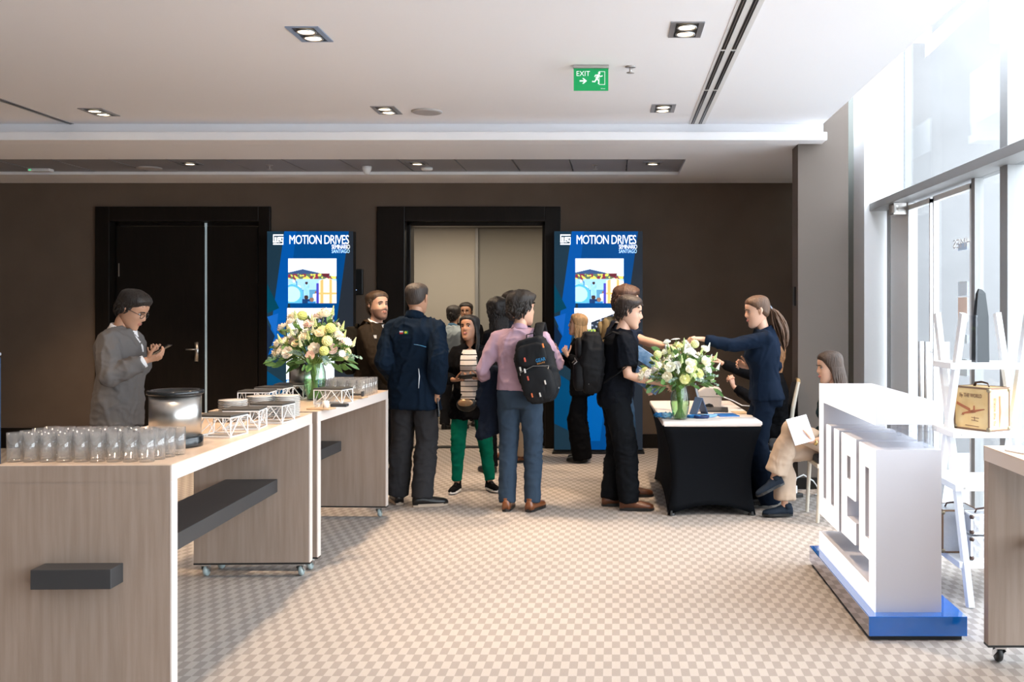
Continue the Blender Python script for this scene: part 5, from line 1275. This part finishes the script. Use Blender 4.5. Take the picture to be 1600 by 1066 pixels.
q = MB(); q.tube([S_((.10, -.160, .13)), S_((.107, -.160, .07)), S_((.103, -.166, -.02))], [(.0022, .002), (.004, .002), (.002, .002)], 6); q.build('reflective_zip', M('reflective strip', (.7, .72, .75), .3), t3)
q = MB(); q.tube([S_((.06, -.160, .315)), S_((.11, -.158, .308)), S_((.15, -.135, .295))], [(.003, .002)] * 3, 6); q.build('blue_piping', M('blue piping', (.02, .16, .34), .5), t3)
h = P(684, 637, 7.84); phone(h, (.1, -.1, -1), (-.9, -.4, 0), 'dark phone held low by the man in the navy jacket')

# 4 woman in green trousers
D = 8.60
p = person('p', 'smiling woman in green trousers, striped top and open black cardigan', 1.51, FX(735, D), D, 182,
    {'lean': 0, 'head': (-22, -8, 5), 'smile': 1, 'R': {'to': P(711, 594, 8.38), 'hd': (1, -.25, .1), 'pn': (.1, .3, .9), 'pole': (-1, .5, -1), 'curl': 40}, 'L': {'to': P(752, 592, 8.38), 'hd': (-1, -.25, .1), 'pn': (0, .3, .9), 'pole': (1, .5, -1), 'curl': 40}, 'fL': (-.17, .0, .075, -30, 0), 'fR': (.11, .05, .075, 12, 0), 'gaze': 0},
    {'top': {'n': 'cardigan', 'mat': m_blk, 'off': .028, 'hem': -.22, 'so': .014, 'cuff': .06, 'flare': .03, 'amp': .010, 'tz': .45},
     'legs': {'n': 'green_trousers', 'mat': cloth('emerald trousers', (.002, .125, .075)), 'hem': .050, 'knee': .060, 'off': .020, 'low': -.02}, 'shoes': {'mat': m_blk, 'sole': m_whsole}},
    {'style': 'long', 'c': (.008, .006, .006), 'thick': .014, 'amp': .003, 'long': .27, 'span': (82, 278), 'n': 60}, 'brown', fem=True)
S_ = p['Sp']; m_st1 = cloth('cream knit', (.70, .64, .60)); q = MB(); q2 = MB()
for i in range(22):
    z0_, z1_ = -.10 + i * .026, -.10 + (i + 1) * .026
    XO = 0
    def ring(z):
        ww, dd_, yy = interp(TORSO_F, z); w_ = .082 if z < .40 else .082 - (z - .40) * .3; y_ = yy + dd_ + .047 + XO; return [S_((-w_, y_ - .018, z)), S_((-w_ * .5, y_ - .003, z)), S_((0, y_, z)), S_((w_ * .5, y_ - .003, z)), S_((w_, y_ - .018, z)), S_((w_, y_ - .05, z)), S_((-w_, y_ - .05, z))]
    q2.rings([ring(z0_ - .0095), ring(z1_ - .0095)]) if i % 2 else q2.rings([ring(z0_), ring(z0_ + .0165)])
    if i % 2 == 0: q.rings([[v + V((0, -.0015, 0)) * 1.0 for v in ring(z0_)], [v for v in ring(z0_ + .010)]])
    if z1_ > .46: break
a = q2.build('striped_top', m_st1, p['t'], smooth=False); q.build('black_stripes', m_blk, a)
phone(P(731, 589, 8.33), (1, .1, .1), (0, .6, 1), 'dark phone in both hands of the woman in green trousers')
t = empty('handbag', P(729, 632, 8.38), 0, 'small black and tan bag worn at the waist of the woman in green trousers', 'bag')
q = MB(); q.ball((0, 0, 0), (.085, .035, .065), 18, 12); q.v = [V((v.x, v.y, min(v.z, .045))) for v in q.v]; q.build('pouch', m_blkshoe, t, smooth=True)
q = MB(); q.ball((-.005, -.014, .012), (.068, .028, .038), 16, 10); q.build('flap', M('tan metallic leather', (.42, .26, .14), .35, .3), t, smooth=True); MB().ball((0, -.045, -.005), .007).build('clasp', m_brass, t)
q = MB(); q.tube([(.07, .0, .03), (.095, .0, .12), (.10, -.02, .30), (.085, -.0, .40)], [(.006, .003)] * 4, 6); q.build('bag_strap', m_blkshoe, t)

# 5 man in lilac shirt
D = 7.75
p = person('p', 'man in a lilac shirt and blue jeans, seen from behind', 1.685, FX(812, D), D, -8,
    {'lean': 1, 'head': (-42, 2, 0), 'L': {'to': P(758, 592, 7.96), 'pole': (-.35, -1, -.4), 'curl': 25}, 'R': {'to': P(868, 556, 8.12), 'pole': (.6, -1, -1.2)}, 'fL': (-.10, 0, .083, -6, 0), 'fR': (.10, 0, .083, 14, 0)},
    {'top': {'n': 'shirt', 'mat': cloth('lilac shirt', (.40, .275, .35), rough=.75), 'off': .022, 'hem': .02, 'so': .005, 'collar': (.042, .062, cloth('lilac shirt', (0, 0, 0))), 'amp': .011, 'cuff': .04},
     'legs': {'n': 'jeans', 'mat': cloth('blue grey denim', (.035, .055, .085), rough=.85), 'hem': .066, 'knee': .066, 'off': .014, 'amp': .008}, 'shoes': {'mat': m_brnshoe, 'laces': False}},
    {'style': 'short', 'c': (.018, .010, .008), 'thick': .026, 'amp': .012, 'top': 1.5, 'tuft': .026}, 'light')
m_bpk = cloth('charcoal nylon', (.018, .019, .021), rough=.6)
bc = P(840, 578, 7.55); bp, X = backpack(bc, -8, -14, 'black backpack with blue lettering worn by the man in the lilac shirt', m_bpk, .30, .50, .17)
q = text_mb('GEAR', .075, .026); place(q, X @ T(.03, -.118, .055)); q.build('lettering', M('blue print', (.03, .28, .60), .5), bp)
q = text_mb('ROUTE', .06, .010); place(q, X @ T(.035, -.118, .038)); q.build('small_lettering', M('orange print', (.8, .35, .1), .5), bp)
m_tagw = M('pale zip pulls', (.6, .55, .5), .5)
for x_, z_, cc in ((-.05, .10, (.6, .1, .06)), (-.10, .04, (.6, .55, .5)), (-.07, .02, (.6, .55, .5)), (-.06, -.04, (.6, .1, .06)), (.06, -.10, (.6, .55, .5)), (.0, -.18, (.6, .55, .5)), (-.06, -.17, (.7, .15, .05)), (.11, .17, (.7, .2, .05))):
    q = MB().box((x_, -.142, z_ - .02), (x_ + .008, -.122, z_ + .012)); place(q, X); q.build('zip_pull', M('pull %d' % int(cc[1] * 100), cc, .5), bp)
strap(bp, [bc + V((0, .03, .20)), bc + V((.0, .06, .285)), bc + V((.01, .13, .348)), bc + V((.01, .21, .355)), bc + V((.02, .29, .28)), bc + V((.03, .33, .10)), bc + V((.04, .26, -.08))], .075, m_bpk)
# jacket draped over the left arm
jc = P(762, 585, 7.93); t = empty('draped_jacket', jc, 0, 'navy jacket draped over the left forearm of the man in the lilac shirt', 'jacket'); q = MB(); rs = []
for i in range(12):
    a = i / 11; z = .06 - .52 * a; w = .075 + .06 * a ** .7 + .01 * math.sin(i * 1.7); cx = .01 + .015 * math.sin(i) + .05 * a; dd = .05 + .02 * a
    rs.append([V((cx + w * math.cos(b_), dd * math.sin(b_) + .012 * math.sin(3 * b_ + i * .4), z - .06 * math.cos(b_ + 2.6) * a)) for b_ in [2 * math.pi * k / 22 for k in range(22)]])
q.rings(rs); lumps(q, .012, 3, .010, (7, 7, 4)).build('jacket_cloth', cloth('dark navy cloth', (.010, .015, .028)), t, smooth=True)

# 6 people in the doorway and the room behind
D = 9.62
person('p', 'person with long dark curly hair in black, hidden behind the man in the lilac shirt', 1.66, FX(782, D), D, 40, {'lean': 2, 'head': (-10, 5, 0)},
    {'top': {'n': 'black_top', 'mat': m_blk, 'off': .02, 'hem': -.12}, 'legs': {'n': 'trousers', 'mat': m_blk, 'hem': .07}, 'shoes': {'mat': m_blkshoe}},
    {'style': 'long', 'c': (.010, .008, .007), 'thick': .03, 'amp': .010, 'long': .25, 'wave': .014, 'n': 60, 'taper': 1.25}, 'tan', fem=True, face=False)
D = 10.35
person('p', 'man in a navy waistcoat, blue shirt and khaki trousers standing in the doorway', 1.75, FX(812, D), D, 110, {'lean': 4, 'head': (15, 10, 0), 'fR': (.12, .10, .083, 10, 0)},
    {'top': {'n': 'waistcoat', 'mat': m_suit, 'off': .03, 'hem': -.12, 'collar': (.045, .066, cloth('mid blue shirt', (.12, .22, .38)))}, 'legs': {'n': 'khaki_trousers', 'mat': cloth('khaki cotton', (.36, .26, .17)), 'hem': .08}, 'shoes': {'mat': m_brnshoe}},
    {'style': 'short', 'c': HB, 'thick': .018, 'amp': .006, 'top': 1.5, 'tuft': .015}, 'tan')
D = 13.1
person('p', 'person in a pale blue shirt and lanyard seen from behind in the room beyond', 1.62, FX(707, D), D, -15, {'lean': 2},
    {'top': {'n': 'shirt', 'mat': cloth('pale blue grey shirt', (.30, .34, .36)), 'off': .02, 'hem': -.05, 'collar': (.04, .064, cloth('blue lanyard band', (.10, .2, .3)))}, 'legs': {'n': 'trousers', 'mat': m_grey, 'hem': .07}, 'shoes': {'mat': m_blkshoe}},
    {'style': 'short', 'c': HB, 'thick': .016, 'amp': .004, 'top': 1.3}, 'tan', face=False)
D = 13.6
p = person('p', 'dark-haired man with glasses facing the camera in the room beyond', 1.66, FX(729, D), D, 178, {'lean': 2},
    {'top': {'n': 'shirt', 'mat': m_blk, 'off': .02, 'hem': -.05}, 'legs': {'n': 'trousers', 'mat': m_grey, 'hem': .07}, 'shoes': {'mat': m_blkshoe}},
    {'style': 'short', 'c': HB, 'thick': .016, 'amp': .004, 'top': 1.4}, 'brown')
glasses(p, m_black)

# 7 blonde woman
D = 10.3
p = person('p', 'blonde person in black raising a hand in front of the right display', 1.52, FX(908, D), D, 84,
    {'lean': 2, 'head': (0, -4, 0), 'L': {'to': P(886, 556, 10.12), 'hd': (-.4, 0, 1), 'pn': (0, .6, .2), 'pole': (.4, -.5, -1), 'curl': 45}, 'R': {'to': P(871, 556, 10.35), 'hd': (-.3, 0, 1), 'pn': (-.6, -.8, 0), 'pole': (.3, .5, -1), 'curl': 8}, 'fL': (-.09, -.02, .078, 0, 0)},
    {'top': {'n': 'black_blouse', 'mat': m_blk, 'off': .022, 'hem': -.16, 'so': .016, 'cuff': .03}, 'legs': {'n': 'wide_trousers', 'mat': m_blk, 'hem': .115, 'knee': .09, 'low': .045}, 'shoes': {'mat': m_blkshoe}},
    {'style': 'long', 'c': (.30, .18, .085), 'thick': .014, 'amp': .002, 'long': .12, 'span': (80, 280), 'n': 56, 'wave': .002}, 'light', fem=True)

# 9 man behind with outstretched arm
D = 8.42
p = person('p', 'man with brown hair stretching his bare arm over the table', 1.75, FX(966, D), D, -84,
    {'lean': 3, 'head': (0, 8, 0), 'L': {'to': P(1046, 543, 8.28), 'hd': (1, -.1, .05), 'pn': (0, -.4, -1), 'pole': (-.1, .3, -1), 'curl': 30}, 'R': {'to': P(1008, 602, 8.2), 'pole': (-.5, -.8, -.6), 'curl': 40}, 'fL': (-.10, -.05, .086, -5, 0), 'fR': (.09, .08, .086, 6, 0)},
    {'top': {'n': 'polo_shirt', 'mat': cloth('dark navy pique', (.012, .016, .028)), 'off': .022, 'hem': -.14, 'sleeve': 'short', 'so': .016}, 'legs': {'n': 'jeans', 'mat': cloth('mid blue denim', (.04, .08, .14)), 'hem': .075}, 'shoes': {'mat': m_brn2}},
    {'style': 'short', 'c': (.05, .022, .012), 'thick': .022, 'amp': .008, 'top': 1.6, 'tuft': .020}, 'light')
w_ = p['M'] @ p['arm']['L'][2]; q = MB(); d_ = p['M'].to_3x3() @ p['arm']['L'][3]; q.tube([w_ - d_ * .035 , w_ - d_ * .015], [.031, .031], 16); o = q.build('wristwatch', m_steel, smooth=True); tag(o, 'metal watch on the outstretched bare arm', 'watch')
bp, X = backpack((FX(948, 8.5) + .02, 8.52, 1.30), -90, 0, 'khaki and grey backpack worn by the man stretching his arm out', cloth('khaki canvas', (.23, .175, .095), rough=.9), .28, .40, .15)
strap(bp, [(-.04, 8.36, 1.38), (.02, 8.28, 1.465), (.09, 8.25, 1.435), (.14, 8.22, 1.30)], .07, cloth('grey canvas strap', (.14, .12, .11)), up=(0, 1, 0))
# folder carried
t = empty('gift_box', P(1006, 592, 8.02), 0, 'flat blue patterned box carried between the two men at the table', 'box')
q = MB().box((-.15, -.02, -.06), (.15, .02, .06)); place(q, RY(R(33))); q.build('box_body', M('blue patterned card', (.03, .08, .22), .4, var=(22, (.20, .34, .55))), t, bevel=.003)
q = MB().box((-.15, -.018, .0), (.13, .018, .10)); place(q, T(.03, .05, .10) @ RY(R(33))); q.build('box_lid', M('light blue card', (.06, .20, .42), .4, var=(15, (.35, .5, .7))), t, bevel=.003)
q = text_mb('WEG', .04, .02); place(q, RY(R(33)) @ T(.07, -.0205, -.035)); q.build('lettering', m_white, t)

# 8 man in black polo
D = 7.86
p = person('p', 'young man in a black polo shirt and brown shoes at the table', 1.67, FX(961, D), D, -86,
    {'lean': 7, 'head': (-6, 12, 0), 'R': {'to': P(1027, 598, 7.68), 'hd': (1, .1, -.1), 'pn': (0, .5, -.6), 'pole': (-.7, -.6, -1), 'curl': 28}, 'L': {'to': P(1030, 600, 8.0), 'hd': (1, -.1, -.1), 'pn': (0, -.5, -.6), 'pole': (-.7, .6, -1), 'curl': 28}, 'fL': (-.08, -.03, .082, -4, 0), 'fR': (.11, .10, .082, 8, 0)},
    {'top': {'n': 'polo_shirt', 'mat': cloth('black pique', (.005, .006, .009)), 'off': .026, 'hem': -.12, 'sleeve': 'short', 'so': .018, 'amp': .010},
     'legs': {'n': 'trousers', 'mat': cloth('black denim', (.007, .008, .010)), 'hem': .082, 'knee': .076, 'off': .026, 'amp': .011}, 'shoes': {'mat': m_brn2}},
    {'style': 'short', 'c': (.020, .012, .009), 'thick': .013, 'amp': .004, 'top': 2.0, 'tuft': .018}, 'light')
bc = V((FX(924, 7.82), 7.80, EYE + (487 - 566) / F * 7.82)); bp, X = backpack(bc, -84, 0, 'black backpack on the back of the young man in the polo shirt', cloth('black nylon', (.013, .013, .014), rough=.65), .30, .47, .20)
strap(bp, [bc + V((.10, -.08, .19)), bc + V((.17, -.12, .240)), bc + V((.25, -.14, .215)), bc + V((.295, -.155, .11)), bc + V((.27, -.18, -.03)), bc + V((.10, -.17, -.15))], .06, cloth('black nylon', (0, 0, 0)), up=(0, 1, 0))
strap(bp, [bc + V((.10, .08, .19)), bc + V((.17, .12, .240)), bc + V((.25, .14, .215)), bc + V((.295, .155, .11)), bc + V((.25, .18, -.03)), bc + V((.10, .17, -.15))], .06, cloth('black nylon', (0, 0, 0)), up=(0, 1, 0))
q = MB().box((-.01, -.09, .0), (.01, -.085, .02)); q.build('orange_tag', M('orange tag', (.6, .12, .04), .5), bp)

# 10 standing woman in navy suit
D = 7.95
p = person('p', 'standing woman with a long ponytail in a navy trouser suit, reaching across the table', 1.675, FX(1196, D), D, 92,
    {'lean': 2, 'head': (4, 12, 0), 'L': {'to': P(1098, 530, 7.80), 'lift': .015, 'hd': (-1, 0, .12), 'pn': (0, .2, -1), 'pole': (.1, -.2, -1), 'curl': 34}, 'R': {'to': P(1168, 574, 8.12), 'hd': (-.9, 0, .4), 'pn': (0, -.8, -.3), 'pole': (1, .3, -.9), 'curl': 55}, 'fL': (-.09, -.02, .10, 0, 0), 'fR': (.09, .06, .10, 4, 0)},
    {'top': {'n': 'suit_jacket', 'mat': m_suit, 'off': .026, 'hem': -.07, 'so': .012, 'cuff': .02, 'collar': (.032, .066, m_suit), 'amp': .007, 'flare': .0},
     'legs': {'n': 'flared_trousers', 'mat': m_suit, 'hem': .115, 'knee': .078, 'low': .055, 'off': .016, 'amp': .008}, 'shoes': {'mat': m_blkshoe, 'laces': False}},
    {'style': 'pony', 'c': (.070, .034, .017), 'thick': .010, 'amp': .0015, 'pony': .34}, 'light', fem=True)
q = MB(); q.tube([p['Sp']((-.052, .03, .515)), p['Sp']((-.030, .075, .475)), p['Sp']((0, .098, .42)), p['Sp']((.030, .075, .475)), p['Sp']((.052, .03, .515))], [(.010, .006)] * 5, 8); q.build('blouse_collar', m_wshirt, p['t'], smooth=True)

# 11 seated person behind the table
D = 8.72
person('p', 'seated person in black at the table, both hands raised, behind the standing woman', 1.66, FX(1214, D), D, 88,
    {'pz': .52, 'lean': 4, 'head': (0, -10, 0), 'L': {'to': P(1146, 604, 8.50), 'hd': (-.3, 0, 1), 'pn': (-.7, .7, 0), 'pole': (.3, -.5, -1), 'curl': 75}, 'R': {'to': P(1124, 566, 8.72), 'hd': (-1, 0, .75), 'pn': (0, 0, -1), 'pole': (.2, .3, -1), 'curl': 20},
     'fL': (-.10, .42, .08, -4, 0), 'fR': (.10, .40, .08, 4, 0)},
    {'top': {'n': 'black_sweater', 'mat': m_blk, 'off': .02, 'hem': -.10, 'so': .012, 'cuff': .02}, 'legs': {'n': 'trousers', 'mat': m_blk, 'hem': .07}, 'shoes': {'mat': m_blkshoe}},
    {'style': 'long', 'c': (.20, .09, .035), 'thick': .016, 'amp': .004, 'long': .22, 'n': 50}, 'light', fem=True)

# 12 seated woman in beige trousers
D = 7.47; X_ = 1.685
p = person('p', 'seated woman in beige trousers with crossed legs, holding a white notebook', 1.60, X_, D, 92,
    {'pz': .52, 'lean': 3, 'head': (0, 10, 0), 'L': {'to': P(1270, 690, 7.28), 'hd': (-1, .1, .15), 'pn': (0, .5, .8), 'pole': (.6, -.5, -1), 'curl': 30}, 'R': {'to': P(1268, 680, 7.62), 'pole': (.6, .5, -1), 'curl': 40},
     'fL': (-.02, .50, .30, 0, 26, (0, 1, 1.2)), 'fR': (.05, .40, .08, 0, 0, (0, 1, .8))},
    {'top': {'n': 'dark_top', 'mat': cloth('dark teal knit', (.015, .028, .036)), 'off': .02, 'hem': -.06, 'so': .014, 'cuff': .06},
     'legs': {'n': 'beige_trousers', 'mat': cloth('beige cotton', (.50, .385, .295)), 'hem': .092, 'knee': .080, 'low': -.05, 'off': .02, 'amp': .006}, 'shoes': {'mat': cloth('navy suede', (.02, .028, .042)), 'sole': m_black, 'laces': False}},
    {'style': 'long', 'c': (.034, .017, .009), 'thick': .012, 'amp': .001, 'long': .22, 'span': (85, 275), 'n': 60, 'wave': .001}, 'light', fem=True)
t = empty('notebook', P(1251, 672, 7.27), 0, 'open white notebook held on the lap of the seated woman', 'notebook')
q = MB().box((-.085, -.004, -.10), (.085, .004, .10)); place(q, RZ(R(15)) @ RX(R(-20)) @ RY(R(-12))); q.build('pages', M('white paper', (.82, .82, .88), .6), t, bevel=.002)
w_ = p['M'] @ p['arm']['L'][2]; q = MB(); q.tube([w_ + V((.012, 0, 0)), w_ + V((.032, 0, -.004))], [.027, .028], 16); tag(q.build('wristwatch', M('gold metal', (.7, .5, .2), .25, 1), smooth=True), 'gold watch on the wrist of the seated woman', 'watch')
